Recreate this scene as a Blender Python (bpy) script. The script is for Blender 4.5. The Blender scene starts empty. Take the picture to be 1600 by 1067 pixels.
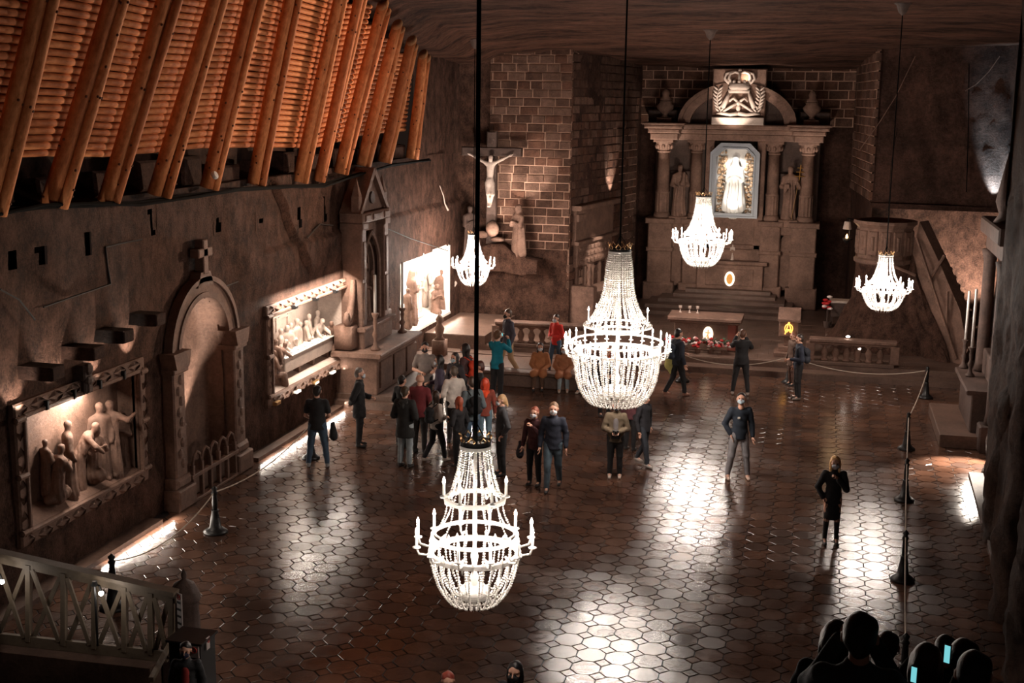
import bpy, math, random
import numpy as np
from mathutils import Vector, Matrix

random.seed(7)
RNG = np.random.RandomState(7)
PI = math.pi
scene = bpy.context.scene
COL = scene.collection

# ------------------------------------------------------------------ camera
CAM_H, CAM_F, PITCH, YAW, ROLL = 8.1, 2000.0, math.radians(10.8), math.radians(13.5), math.radians(0.77)
CAM_M = Matrix.Rotation(YAW, 3, 'Z') @ Matrix.Rotation(PI/2 - PITCH, 3, 'X') @ Matrix.Rotation(ROLL, 3, 'Z')
cam_data = bpy.data.cameras.new('camera')
cam = bpy.data.objects.new('camera', cam_data)
COL.objects.link(cam)
cam.matrix_world = Matrix.Translation((0, 0, CAM_H)) @ CAM_M.to_4x4()
cam_data.sensor_width = 36
cam_data.lens = 36 * CAM_F / 1600
cam_data.clip_start = .1
cam_data.clip_end = 300
scene.camera = cam

# ------------------------------------------------------------------ world, exposure
world = bpy.data.worlds.new('world')
scene.world = world
world.use_nodes = True
world.node_tree.nodes['Background'].inputs[0].default_value = (1.0, .62, .48, 1)
world.node_tree.nodes['Background'].inputs[1].default_value = .007
scene.view_settings.view_transform = 'Standard'
scene.view_settings.look = 'None'
scene.view_settings.gamma = 1
scene.view_settings.use_curve_mapping = False
scene.view_settings.exposure = 0.8
scene.cycles.max_bounces = 5
scene.cycles.diffuse_bounces = 2
scene.cycles.glossy_bounces = 3
scene.cycles.transmission_bounces = 3
scene.cycles.transparent_max_bounces = 4
scene.cycles.sample_clamp_indirect = 3.0
scene.cycles.caustics_reflective = False
scene.cycles.caustics_refractive = False

# light levels (watts)
W_BULB = 50.0          # base for chandelier lights, candle bulbs and added inner ones
W_SPOT = 1.0           # factor on every picture spot

# ------------------------------------------------------------------ picking real positions from the photograph
def ray(x, y):
    return CAM_M @ Vector(((x - 800) / CAM_F, -(y - 533.5) / CAM_F, -1))
def at_z(x, y, z=0.0):
    d = ray(x, y); return Vector((0, 0, CAM_H)) + d * ((z - CAM_H) / d.z)
def at_y(x, y, Y):
    d = ray(x, y); return Vector((0, 0, CAM_H)) + d * (Y / d.y)
def at_x(x, y, X):
    d = ray(x, y); return Vector((0, 0, CAM_H)) + d * (X / d.x)
def to_px(p):
    q = CAM_M.transposed() @ (Vector(p) - Vector((0, 0, CAM_H)))
    return 800 + CAM_F * q.x / -q.z, 533.5 - CAM_F * q.y / -q.z, -q.z

# ------------------------------------------------------------------ materials
def nodes_of(m):
    m.use_nodes = True
    nt = m.node_tree
    return nt, nt.nodes['Principled BSDF']
def mat(name, col, rough=.7, metal=0, emit=None, es=0, spec=None, var=0.0, vscale=6, bump=0, bscale=25, trans=0, alpha=None, stretch=None, col2=None, detail=4, rvar=0, world_pos=False):
    m = bpy.data.materials.new(name)
    nt, b = nodes_of(m)
    b.inputs['Base Color'].default_value = (*col, 1)
    b.inputs['Roughness'].default_value = rough
    b.inputs['Metallic'].default_value = metal
    if spec is not None: b.inputs['Specular IOR Level'].default_value = spec
    if trans: b.inputs['Transmission Weight'].default_value = trans
    if emit: b.inputs['Emission Color'].default_value = (*emit, 1); b.inputs['Emission Strength'].default_value = es
    if var or bump or col2:
        tc = nt.nodes.new('ShaderNodeTexCoord')
        mp = nt.nodes.new('ShaderNodeMapping')
        if stretch: mp.inputs['Scale'].default_value = stretch
        if world_pos: tc = nt.nodes.new('ShaderNodeNewGeometry')
        nt.links.new(tc.outputs['Position' if world_pos else 'Object'], mp.inputs['Vector'])
        n = nt.nodes.new('ShaderNodeTexNoise'); n.inputs['Scale'].default_value = vscale; n.inputs['Detail'].default_value = detail; n.inputs['Roughness'].default_value = .65
        nt.links.new(mp.outputs[0], n.inputs['Vector'])
        if var or col2:
            r = nt.nodes.new('ShaderNodeValToRGB')
            r.color_ramp.elements[0].position = .3; r.color_ramp.elements[1].position = .7
            c2 = col2 or tuple(min(1, c * (1 + var)) for c in col)
            c1 = tuple(c * (1 - var) for c in col)
            r.color_ramp.elements[0].color = (*c1, 1); r.color_ramp.elements[1].color = (*c2, 1)
            nt.links.new(n.outputs['Fac'], r.inputs[0]); nt.links.new(r.outputs[0], b.inputs['Base Color'])
        if rvar:
            mr = nt.nodes.new('ShaderNodeMapRange'); mr.inputs['To Min'].default_value = rough - rvar; mr.inputs['To Max'].default_value = rough + rvar
            mr.inputs['From Min'].default_value = .3; mr.inputs['From Max'].default_value = .7
            nt.links.new(n.outputs['Fac'], mr.inputs[0]); nt.links.new(mr.outputs[0], b.inputs['Roughness'])
        if bump:
            n2 = nt.nodes.new('ShaderNodeTexNoise'); n2.inputs['Scale'].default_value = bscale; n2.inputs['Detail'].default_value = 5; n2.inputs['Roughness'].default_value = .7
            nt.links.new(mp.outputs[0], n2.inputs['Vector'])
            bp = nt.nodes.new('ShaderNodeBump'); bp.inputs['Strength'].default_value = min(1, bump); bp.inputs['Distance'].default_value = .03 * max(1, bump)
            nt.links.new(n2.outputs['Fac'], bp.inputs['Height']); nt.links.new(bp.outputs[0], b.inputs['Normal'])
    return m
def rock(name, col, streak=(1, 1, 1), scale=3.0, bump=.9, dark=.45, light=1.45, crystal=0.0, rough=.75):
    """salt rock: large stains, fine slanted pick marks as bump, their shading partly painted as light and dark flecks"""
    m = bpy.data.materials.new(name)
    nt, b = nodes_of(m)
    tc = nt.nodes.new('ShaderNodeNewGeometry')
    mp = nt.nodes.new('ShaderNodeMapping'); mp.inputs['Scale'].default_value = streak; mp.inputs['Rotation'].default_value = (.18, .12, 0)
    nt.links.new(tc.outputs['Position'], mp.inputs['Vector'])
    n1 = nt.nodes.new('ShaderNodeTexNoise'); n1.inputs['Scale'].default_value = scale * .3; n1.inputs['Detail'].default_value = 6; n1.inputs['Roughness'].default_value = .7
    nt.links.new(mp.outputs[0], n1.inputs['Vector'])
    n2 = nt.nodes.new('ShaderNodeTexNoise'); n2.inputs['Scale'].default_value = scale * 2.6; n2.inputs['Detail'].default_value = 9; n2.inputs['Roughness'].default_value = .85
    nt.links.new(mp.outputs[0], n2.inputs['Vector'])
    mx = nt.nodes.new('ShaderNodeMath'); mx.operation = 'ADD'
    nt.links.new(n1.outputs['Fac'], mx.inputs[0]); nt.links.new(n2.outputs['Fac'], mx.inputs[1])
    r = nt.nodes.new('ShaderNodeValToRGB')
    r.color_ramp.elements[0].position = .43; r.color_ramp.elements[1].position = .60
    r.color_ramp.elements[0].color = (*[c * dark for c in col], 1)
    r.color_ramp.elements[1].color = (*[min(1, c * light) for c in col], 1)  # tone contrast partly paints pick-mark shading that the bump shows weakly
    hf = nt.nodes.new('ShaderNodeMath'); hf.operation = 'MULTIPLY'; hf.inputs[1].default_value = .5
    nt.links.new(mx.outputs[0], hf.inputs[0]); nt.links.new(hf.outputs[0], r.inputs[0]); nt.links.new(r.outputs[0], b.inputs['Base Color'])
    b.inputs['Roughness'].default_value = rough; b.inputs['Specular IOR Level'].default_value = .12 if rough > .65 else .3
    bp = nt.nodes.new('ShaderNodeBump'); bp.inputs['Strength'].default_value = bump; bp.inputs['Distance'].default_value = .16
    nt.links.new(mx.outputs[0], bp.inputs['Height']); nt.links.new(bp.outputs[0], b.inputs['Normal'])
    return m

M = dict(
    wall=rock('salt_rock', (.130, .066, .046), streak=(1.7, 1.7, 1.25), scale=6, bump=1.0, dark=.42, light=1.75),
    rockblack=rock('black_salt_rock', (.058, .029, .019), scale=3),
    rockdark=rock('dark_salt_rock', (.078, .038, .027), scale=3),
    ceil=rock('ceiling_rock', (.10, .046, .030), streak=(.35, 1.5, 1), scale=4, dark=.3, light=1.9),
    brick=rock('salt_brick', (.125, .060, .040), scale=9, bump=.6, dark=.6),
    brick2=rock('salt_brick_brown', (.095, .050, .035), scale=9, bump=.6, dark=.6),
    brick3=rock('salt_brick_pale', (.16, .09, .065), scale=9, bump=.6, dark=.6),
    joint=mat('salt_joint', (.40, .24, .17), .9),
    tile=mat('floor_tile', (.082, .042, .028), .19, spec=.5, var=.45, vscale=.55, bump=.12, bscale=7, rvar=.09, world_pos=True),
    tile2=mat('floor_tile_dark', (.060, .033, .024), .21, spec=.5, var=.45, vscale=.55, bump=.15, bscale=6, rvar=.09, world_pos=True),
    tile3=mat('floor_tile_red', (.100, .048, .030), .18, spec=.5, var=.45, vscale=.55, bump=.12, bscale=8, rvar=.09, world_pos=True),
    groove=mat('floor_joint', (.020, .013, .011), .75, var=.3),
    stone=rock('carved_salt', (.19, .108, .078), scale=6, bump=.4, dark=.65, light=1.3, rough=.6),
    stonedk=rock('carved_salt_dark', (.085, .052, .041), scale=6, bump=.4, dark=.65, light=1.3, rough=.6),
    pale=rock('pale_salt', (.50, .39, .33), scale=7, bump=.3, dark=.8, light=1.15, rough=.5),
    white=mat('white_salt', (.8, .76, .70), .5, bump=.2, bscale=30),
    step=rock('worn_step', (.13, .078, .058), scale=5, bump=.25, dark=.7, light=1.3, rough=.42),
    log=mat('debarked_log', (.68, .205, .065), .7, spec=.2, var=.35, vscale=5, bump=.25, bscale=14, stretch=(5, 1.2, 1.2), col2=(.82, .33, .13)),
    log2=mat('debarked_log_brown', (.52, .150, .046), .7, spec=.2, var=.35, vscale=5, bump=.25, bscale=14, stretch=(5, 1.2, 1.2), col2=(.66, .23, .085)),
    knot=mat('log_knot', (.12, .035, .012), .8),
    cut=mat('log_end_grain', (.74, .40, .20), .6, var=.2, vscale=12),
    black=mat('black_iron', (.012, .011, .011), .45, metal=.4),
    cable=mat('black_cable', (.003, .003, .003), .95, spec=.1),
    gold=mat('gold', (.85, .48, .12), .3, metal=.9),
    brass=mat('brass_crown', (.55, .33, .15), .35, metal=.8),
    crystal=mat('cut_crystal', (.93, .91, .88), .12, spec=.9),
    candle=mat('white_candle_sleeve', (.88, .85, .8), .5),
    bulb=mat('bulb_glow', (1, .95, .88), .3, emit=(1, .90, .78), es=60),
    wood=mat('painted_rail_wood', (.17, .125, .085), .6, var=.2, vscale=5, bump=.2),
    cord=mat('pale_rope', (.42, .34, .27), .8),
    redcloth=mat('dark_red_panel', (.16, .035, .02), .7),
    skin=mat('skin', (.62, .34, .24), .5, var=.06, vscale=9),
    skin2=mat('tanned_skin', (.48, .24, .16), .5, var=.06, vscale=9),
    eye=mat('eye', (.03, .02, .02), .2),
    phone=mat('phone_body', (.01, .01, .012), .3),
    screen=mat('phone_screen', (.1, .5, .5), .3, emit=(.22, .72, .78), es=.5),
)
def crystal_mat():
    m = bpy.data.materials.new('cut_crystal'); m.use_nodes = True; nt = m.node_tree; nt.nodes.clear()
    out = nt.nodes.new('ShaderNodeOutputMaterial'); d = nt.nodes.new('ShaderNodeBsdfDiffuse'); t_ = nt.nodes.new('ShaderNodeBsdfTranslucent'); g = nt.nodes.new('ShaderNodeBsdfGlossy')
    for n_ in (d, t_, g): n_.inputs['Color'].default_value = (.95, .92, .88, 1)
    g.inputs['Roughness'].default_value = .15
    m1 = nt.nodes.new('ShaderNodeMixShader'); m1.inputs[0].default_value = .5; m2 = nt.nodes.new('ShaderNodeMixShader'); m2.inputs[0].default_value = .18
    nt.links.new(d.outputs[0], m1.inputs[1]); nt.links.new(t_.outputs[0], m1.inputs[2]); nt.links.new(m1.outputs[0], m2.inputs[1]); nt.links.new(g.outputs[0], m2.inputs[2]); nt.links.new(m2.outputs[0], out.inputs[0])
    return m
M['crystal'] = crystal_mat()
_cl = {}
def cloth(col, rough=.85):
    k = tuple(round(c, 3) for c in col)
    if k not in _cl:
        _cl[k] = mat('cloth_%d' % len(_cl), col, rough, var=.18, vscale=7, bump=.25, bscale=30)
    return _cl[k]

# ------------------------------------------------------------------ objects
def link(o, parent=None):
    COL.objects.link(o)
    if parent is not None: o.parent = parent
    return o
def thing(name, label, cat, loc=(0, 0, 0), rz=0, group=None, kind=None):
    o = bpy.data.objects.new(name, None); o.empty_display_size = .1
    COL.objects.link(o)
    o.location = loc; o.rotation_euler = (0, 0, rz)
    o['label'] = label
    o['category'] = cat
    if group: o['group'] = group
    if kind: o['kind'] = kind
    return o
def tag(o, label=None, cat=None, group=None, kind=None):
    if label: o['label'] = label
    if cat: o['category'] = cat
    if group: o['group'] = group
    if kind: o['kind'] = kind
    return o
def copy_tree(o, parent=None):
    c = o.copy(); COL.objects.link(c)
    if parent is not None: c.parent = parent
    for ch in list(o.children): copy_tree(ch, c)
    return c

class MB:
    """mesh builder: plain lists, several material slots"""
    def __init__(s): s.v = []; s.f = []; s.m = []
    def add(s, vs, fs, mi=0, M_=None):
        n = len(s.v)
        if M_ is not None: vs = [M_ @ Vector(v) for v in vs]
        s.v += [tuple(v) for v in vs]
        s.f += [tuple(i + n for i in f) for f in fs]
        s.m += [mi] * len(fs)
        return s
    def box(s, x0, x1, y0, y1, z0, z1, mi=0, M_=None):
        return s.add([(x0, y0, z0), (x1, y0, z0), (x1, y1, z0), (x0, y1, z0), (x0, y0, z1), (x1, y0, z1), (x1, y1, z1), (x0, y1, z1)],
                     [(0, 3, 2, 1), (4, 5, 6, 7), (0, 1, 5, 4), (1, 2, 6, 5), (2, 3, 7, 6), (3, 0, 4, 7)], mi, M_)
    def cbox(s, x0, x1, y0, y1, z0, z1, c=.01, mi=0, M_=None):
        """box with chamfered front (-y) face edges and top"""
        v = [(x0, y1, z0), (x1, y1, z0), (x1, y1, z1), (x0, y1, z1),
             (x0, y0 + c, z0), (x1, y0 + c, z0), (x1, y0 + c, z1), (x0, y0 + c, z1),
             (x0 + c, y0, z0 + c), (x1 - c, y0, z0 + c), (x1 - c, y0, z1 - c), (x0 + c, y0, z1 - c)]
        f = [(3, 2, 1, 0), (0, 1, 5, 4), (1, 2, 6, 5), (2, 3, 7, 6), (3, 0, 4, 7), (4, 5, 9, 8), (5, 6, 10, 9), (6, 7, 11, 10), (7, 4, 8, 11), (8, 9, 10, 11)]
        return s.add(v, f, mi, M_)
    def tube(s, pts, rad, n=8, mi=0, caps=True):
        pts = [Vector(p) for p in pts]
        if not hasattr(rad, '__len__'): rad = [rad] * len(pts)
        n0 = len(s.v)
        up = None
        for i, p in enumerate(pts):
            d = (pts[min(i + 1, len(pts) - 1)] - pts[max(i - 1, 0)])
            if d.length < 1e-9: d = Vector((0, 0, 1))
            d.normalize()
            if up is None:
                up = Vector((0, 0, 1)) if abs(d.z) < .9 else Vector((1, 0, 0))
            u = d.cross(up)
            if u.length < 1e-6: u = d.cross(Vector((0, 1, 0)))
            u.normalize(); w = u.cross(d).normalized()
            up = w
            for k in range(n):
                a = 2 * PI * k / n
                s.v.append(tuple(p + (u * math.cos(a) + w * math.sin(a)) * rad[i]))
        for i in range(len(pts) - 1):
            for k in range(n):
                a = n0 + i * n + k; b = n0 + i * n + (k + 1) % n
                s.f.append((a, b, b + n, a + n)); s.m.append(mi)
        if caps:
            s.f.append(tuple(n0 + k for k in range(n))[::-1]); s.m.append(mi)
            e = n0 + (len(pts) - 1) * n
            s.f.append(tuple(e + k for k in range(n))); s.m.append(mi)
        return s
    def lathe(s, prof, n=12, c=(0, 0, 0), mi=0, M_=None, sweep=2 * PI, rot=0, caps=True):
        vs, fs = [], []
        full = abs(sweep - 2 * PI) < 1e-6
        m = n if full else n + 1
        for r, z in prof:
            for k in range(m):
                a = rot + sweep * k / n
                vs.append((c[0] + r * math.cos(a), c[1] + r * math.sin(a), c[2] + z))
        for i in range(len(prof) - 1):
            for k in range(n):
                a = i * m + k; b = i * m + (k + 1) % m
                fs.append((a, b, b + m, a + m))
        if full and caps:
            if prof[0][0] > 1e-6: fs.append(tuple(range(m))[::-1])
            if prof[-1][0] > 1e-6: fs.append(tuple((len(prof) - 1) * m + k for k in range(m)))
        return s.add(vs, fs, mi, M_)
    def prism(s, poly, y0, y1, mi=0, M_=None):
        """poly in x,z extruded along y"""
        n = len(poly)
        vs = [(x, y0, z) for x, z in poly] + [(x, y1, z) for x, z in poly]
        fs = [tuple(range(n)), tuple(range(n, 2 * n))[::-1]] + [((i + 1) % n, i, n + i, n + (i + 1) % n) for i in range(n)]
        return s.add(vs, fs, mi, M_)
    def slab(s, poly, z0, z1, mi=0, M_=None):
        """poly in x,y extruded along z"""
        n = len(poly)
        vs = [(x, y, z0) for x, y in poly] + [(x, y, z1) for x, y in poly]
        fs = [tuple(range(n))[::-1], tuple(range(n, 2 * n))] + [(i, (i + 1) % n, n + (i + 1) % n, n + i) for i in range(n)]
        return s.add(vs, fs, mi, M_)
    def ball(s, c, r, n=8, mi=0, sc=(1, 1, 1)):
        prof = [(r * math.sin(PI * i / (n // 2 + 1)), -r * math.cos(PI * i / (n // 2 + 1))) for i in range(n // 2 + 2)]
        prof[0] = (1e-7, -r); prof[-1] = (1e-7, r)
        T = Matrix.Translation(c) @ Matrix.Diagonal((*sc, 1))
        return s.lathe(prof, n, mi=mi, M_=T)
    def mesh(s, name, mats, smooth=False):
        me = bpy.data.meshes.new(name)
        me.from_pydata(s.v, [], s.f)
        if not isinstance(mats, (list, tuple)): mats = [mats]
        for m in mats: me.materials.append(m)
        if len(mats) > 1: me.polygons.foreach_set('material_index', s.m)
        if smooth:
            me.polygons.foreach_set('use_smooth', [True] * len(me.polygons))
        me.update()
        return me
    def build(s, name, mats, parent=None, smooth=False, loc=None):
        o = bpy.data.objects.new(name, s.mesh(name, mats, smooth))
        if loc is not None: o.location = loc
        return link(o, parent)
def inst(name, me, parent=None, loc=(0, 0, 0), rot=(0, 0, 0), sc=(1, 1, 1)):
    o = bpy.data.objects.new(name, me)
    o.location = loc; o.rotation_euler = rot; o.scale = sc
    return link(o, parent)

# ------------------------------------------------------------------ numeric noise
_perm = RNG.permutation(4096)
def vnoise(x, y, z):
    x, y, z = [np.asarray(a, float) for a in np.broadcast_arrays(x, y, z)]
    xi, yi, zi = np.floor(x).astype(int), np.floor(y).astype(int), np.floor(z).astype(int)
    fx, fy, fz = x - xi, y - yi, z - zi
    fx, fy, fz = [f * f * (3 - 2 * f) for f in (fx, fy, fz)]
    def h(a, b, c): return _perm[(_perm[(_perm[a & 4095] + b) & 4095] + c) & 4095] / 4095.0
    r = 0
    for dx in (0, 1):
        for dy in (0, 1):
            for dz in (0, 1):
                r = r + h(xi + dx, yi + dy, zi + dz) * (fx if dx else 1 - fx) * (fy if dy else 1 - fy) * (fz if dz else 1 - fz)
    return r * 2 - 1
def fbm(x, y, z, o=4):
    r, a = 0, 1.0
    for i in range(o):
        r = r + a * vnoise(x * 2 ** i + 17 * i, y * 2 ** i, z * 2 ** i); a *= .5
    return r / 1.8
def grid_obj(name, P, mats, parent=None, keep=None, smooth=True):
    """P: (n,m,3) array of positions"""
    n, m = P.shape[:2]
    idx = np.arange(n * m).reshape(n, m)
    q = np.stack([idx[:-1, :-1], idx[1:, :-1], idx[1:, 1:], idx[:-1, 1:]], -1)
    if keep is not None: q = q[keep]
    q = q.reshape(-1, 4)
    me = bpy.data.meshes.new(name)
    me.vertices.add(n * m); me.vertices.foreach_set('co', P.reshape(-1).astype(np.float32))
    me.loops.add(len(q) * 4); me.loops.foreach_set('vertex_index', q.reshape(-1).astype(np.int32))
    me.polygons.add(len(q)); me.polygons.foreach_set('loop_start', np.arange(0, len(q) * 4, 4, dtype=np.int32))
    me.polygons.foreach_set('loop_total', np.full(len(q), 4, np.int32))
    me.polygons.foreach_set('use_smooth', np.full(len(q), smooth))
    me.materials.append(mats)
    me.update(calc_edges=True)
    return link(bpy.data.objects.new(name, me), parent)

# ------------------------------------------------------------------ signed-distance modelling (bodies, clothes, statues)
_C = np.array([(0, 0, 0), (1, 0, 0), (0, 1, 0), (1, 1, 0), (0, 0, 1), (1, 0, 1), (0, 1, 1), (1, 1, 1)])
_E = [(0, 1), (2, 3), (4, 5), (6, 7), (0, 2), (1, 3), (4, 6), (5, 7), (0, 4), (1, 5), (2, 6), (3, 7)]
def surface_net(D, org, vox):
    S = D < 0
    a = np.zeros([d - 1 for d in D.shape], int)
    for c in _C:
        a += S[c[0]:S.shape[0] - 1 + c[0], c[1]:S.shape[1] - 1 + c[1], c[2]:S.shape[2] - 1 + c[2]]
    I = np.argwhere((a > 0) & (a < 8))
    idm = -np.ones(a.shape, int); idm[I[:, 0], I[:, 1], I[:, 2]] = np.arange(len(I))
    V = np.stack([D[I[:, 0] + c[0], I[:, 1] + c[1], I[:, 2] + c[2]] for c in _C], 1)
    acc = np.zeros((len(I), 3)); cnt = np.zeros(len(I))
    for e0, e1 in _E:
        va, vb = V[:, e0], V[:, e1]
        mk = (va < 0) != (vb < 0)
        t = np.where(mk, va / np.where(mk, va - vb, 1), 0)
        acc += np.where(mk[:, None], _C[e0] + t[:, None] * (_C[e1] - _C[e0]), 0); cnt += mk
    P = (I + acc / cnt[:, None]) * vox + org
    F = []
    for ax in range(3):
        b, c = (ax + 1) % 3, (ax + 2) % 3
        s0 = [slice(1, -1)] * 3; s1 = [slice(1, -1)] * 3
        s0[ax] = slice(0, -1); s1[ax] = slice(1, None)
        A, B = S[tuple(s0)], S[tuple(s1)]
        J = np.argwhere(A != B)
        if not len(J): continue
        inside = A[J[:, 0], J[:, 1], J[:, 2]]
        off = np.ones(3, int); off[ax] = 0
        J = J + off
        def cell(db, dc):
            K = J.copy(); K[:, b] += db; K[:, c] += dc
            return idm[K[:, 0], K[:, 1], K[:, 2]]
        q = np.stack([cell(-1, -1), cell(0, -1), cell(0, 0), cell(-1, 0)], 1)
        q[~inside] = q[~inside][:, ::-1]
        F.append(q)
    F = np.concatenate(F)
    F = F[(F >= 0).all(1)]
    return P, F
def rc(a, b, ra, rb=None, f=1.0):          # tapered capsule, flattened by f along y
    return (np.array(a, float), np.array(b, float), ra, ra if rb is None else rb, f)
def sdf_eval(prims, X, k):
    D = None
    for a, b, ra, rb, f in prims:
        s = np.array([1, 1 / f, 1])
        A, B = a * s, b * s
        ba = B - A; L = max(ba @ ba, 1e-9)
        px, py, pz = X[0] - A[0], X[1] * s[1] - A[1], X[2] - A[2]
        t = np.clip((px * ba[0] + py * ba[1] + pz * ba[2]) / L, 0, 1)
        d = np.sqrt((px - t * ba[0]) ** 2 + (py - t * ba[1]) ** 2 + (pz - t * ba[2]) ** 2) - (ra + (rb - ra) * t)
        d = d * min(1, max(f, .5))
        if D is None: D = d
        else:
            h = np.clip(.5 + .5 * (D - d) / k, 0, 1)
            D = D * (1 - h) + d * h - k * h * (1 - h)
    return D
def sdf_net(prims, vox=.02, k=.03, mod=None, cut=None):
    lo = np.min([np.minimum(p[0] - p[2] * np.array([1, p[4], 1]), p[1] - p[3] * np.array([1, p[4], 1])) for p in prims], 0) - 3 * vox
    hi = np.max([np.maximum(p[0] + p[2] * np.array([1, p[4], 1]), p[1] + p[3] * np.array([1, p[4], 1])) for p in prims], 0) + 3 * vox
    n = np.ceil((hi - lo) / vox).astype(int) + 1
    g = [lo[i] + vox * np.arange(n[i]) for i in range(3)]
    X = np.meshgrid(*g, indexing='ij')
    D = sdf_eval(prims, X, k)
    if mod is not None: D = D + mod(X)
    if cut is not None: D = np.maximum(D, cut(X))
    D[0, :, :] = D[-1, :, :] = 1; D[:, 0, :] = D[:, -1, :] = 1; D[:, :, 0] = D[:, :, -1] = 1
    return surface_net(D, lo, vox)
def np_mesh(name, parts, mats, smooth=True):
    """parts: list of (P, F, material index)"""
    P = np.concatenate([p[0] for p in parts]); off = 0; Fs = []; mi = []
    for p, f, m in parts:
        Fs.append(np.asarray(f) + off); off += len(p); mi.append(np.full(len(f), m, np.int32))
    F = np.concatenate(Fs); mi = np.concatenate(mi)
    me = bpy.data.meshes.new(name)
    me.vertices.add(len(P)); me.vertices.foreach_set('co', P.reshape(-1).astype(np.float32))
    me.loops.add(len(F) * 4); me.loops.foreach_set('vertex_index', F.reshape(-1).astype(np.int32))
    me.polygons.add(len(F)); me.polygons.foreach_set('loop_start', np.arange(0, len(F) * 4, 4, dtype=np.int32))
    me.polygons.foreach_set('loop_total', np.full(len(F), 4, np.int32))
    me.polygons.foreach_set('use_smooth', np.full(len(F), smooth))
    for m in mats: me.materials.append(m)
    me.polygons.foreach_set('material_index', mi)
    me.update(calc_edges=True)
    return me

# ------------------------------------------------------------------ lamps
def aim(o, target):
    d = Vector(target) - o.location
    o.rotation_euler = d.to_track_quat('-Z', 'Y').to_euler()
def spot(loc, target, watts, deg=60, col=(1, .86, .72), r=.06, blend=.6, name='spot_light'):
    l = bpy.data.lights.new(name, 'SPOT'); l.energy = watts * W_SPOT; l.spot_size = math.radians(deg); l.spot_blend = blend
    l.color = col; l.shadow_soft_size = r
    o = bpy.data.objects.new(name, l); COL.objects.link(o); o.location = loc; aim(o, target); return o
def point(loc, watts, col=(1, .88, .76), r=.05, parent=None):
    l = bpy.data.lights.new('lamp_light', 'POINT'); l.energy = watts; l.color = col; l.shadow_soft_size = r
    o = bpy.data.objects.new('lamp_light', l); o.location = loc; return link(o, parent)
def area(loc, target, sx, sy, watts, col=(1, .84, .68)):
    l = bpy.data.lights.new('strip_light', 'AREA'); l.shape = 'RECTANGLE'; l.size = sx; l.size_y = sy; l.energy = watts * W_SPOT; l.color = col
    o = bpy.data.objects.new('strip_light', l); COL.objects.link(o); o.location = loc; aim(o, target); return o
# ================================================================== THE SETTING
XL = -12.25                      # left wall face
PLAT = .35                       # sanctuary floor height
# ceiling height field
_cy = [-6, 10, 24, 30, 33, 36, 38.5, 41, 43.2, 47, 51.5]
_cx = [-14, -11.6, -10.6, -8.2, -3.5, 1.2, 3.5, 7]
_cz = np.array([
    [10.6] * 8, [10.8] * 8,
    [10.6, 10.6, 10.7, 10.8, 10.8, 10.8, 10.7, 10.4],
    [10.5, 10.4, 10.6, 10.7, 10.7, 10.7, 10.6, 10.3],
    [9.8, 10.0, 10.4, 10.5, 10.5, 10.5, 10.5, 10.2],
    [9.4, 9.6, 10.1, 10.3, 10.3, 10.3, 10.3, 10.1],
    [9.2, 9.4, 9.9, 10.1, 10.1, 10.2, 10.2, 10.0],
    [9.2, 9.35, 9.7, 9.9, 9.9, 10.1, 10.1, 9.95],
    [9.1, 9.2, 9.55, 9.68, 9.6, 9.85, 9.9, 9.95],
    [9.2, 9.3, 9.5, 9.55, 9.5, 9.6, 9.7, 9.8],
    [9.1, 9.1, 9.2, 9.3, 9.25, 9.2, 9.3, 9.4]])
def ceil_z(X, Y):
    X, Y = np.broadcast_arrays(np.asarray(X, float), np.asarray(Y, float))
    cols = np.stack([np.interp(Y.ravel(), _cy, _cz[:, j]) for j in range(len(_cx))], 1)
    xi = np.clip(np.searchsorted(_cx, X.ravel()) - 1, 0, len(_cx) - 2)
    x0 = np.array(_cx)[xi]; x1 = np.array(_cx)[xi + 1]
    t = np.clip((X.ravel() - x0) / (x1 - x0), 0, 1); t = t * t * (3 - 2 * t)
    i = np.arange(len(xi))
    return (cols[i, xi] * (1 - t) + cols[i, xi + 1] * t).reshape(X.shape)

gx, gy = np.meshgrid(np.arange(-14, 7.01, .16), np.arange(-5, 51.6, .16), indexing='ij')
gz = ceil_z(gx, gy) + .10 * fbm(gx * .5, gy * .8, 3.3) + .035 * fbm(gx * 1.2, gy * 4, 9.1)
tag(grid_obj('ceiling', np.stack([gx, gy, gz], -1), M['ceil']), kind='structure')

def rock_wall(name, p0, p1, z0, z1, step=.14, amp=.12, fine=.03, mt=None, keep=None, tilt=None, seed=0, parent=None, extra=None):
    """rough wall from p0 to p1 in plan; its face looks to the right-hand side of p0 -> p1"""
    p0, p1 = np.array(p0, float), np.array(p1, float)
    L = np.linalg.norm(p1 - p0); t = (p1 - p0) / L; nrm = np.array([t[1], -t[0]])
    s = np.linspace(0, L, max(2, int(L / step) + 1)); z = np.linspace(z0, z1, max(2, int((z1 - z0) / step) + 1))
    S, Z = np.meshgrid(s, z, indexing='ij')
    d = amp * fbm(S * .45 + seed, Z * .35, seed + .5) + fine * fbm(S * 2.5, Z * 1.6 + seed, 4.4 + seed)
    edge = np.minimum(1, np.minimum(S, L - S) / .5 + .1)
    d = d * edge
    if extra is not None: d = d + extra(S, Z)
    X = p0[0] + t[0] * S + nrm[0] * d; Y = p0[1] + t[1] * S + nrm[1] * d
    if tilt: X = X + nrm[0] * tilt(Z); Y = Y + nrm[1] * tilt(Z)
    kp = None
    if keep is not None: kp = keep((S[:-1, :-1] + S[1:, 1:]) / 2, (Z[:-1, :-1] + Z[1:, 1:]) / 2)
    o = grid_obj(name, np.stack([X, Y, Z], -1), mt or M['wall'], parent, kp)
    return tag(o, kind='structure')

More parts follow.
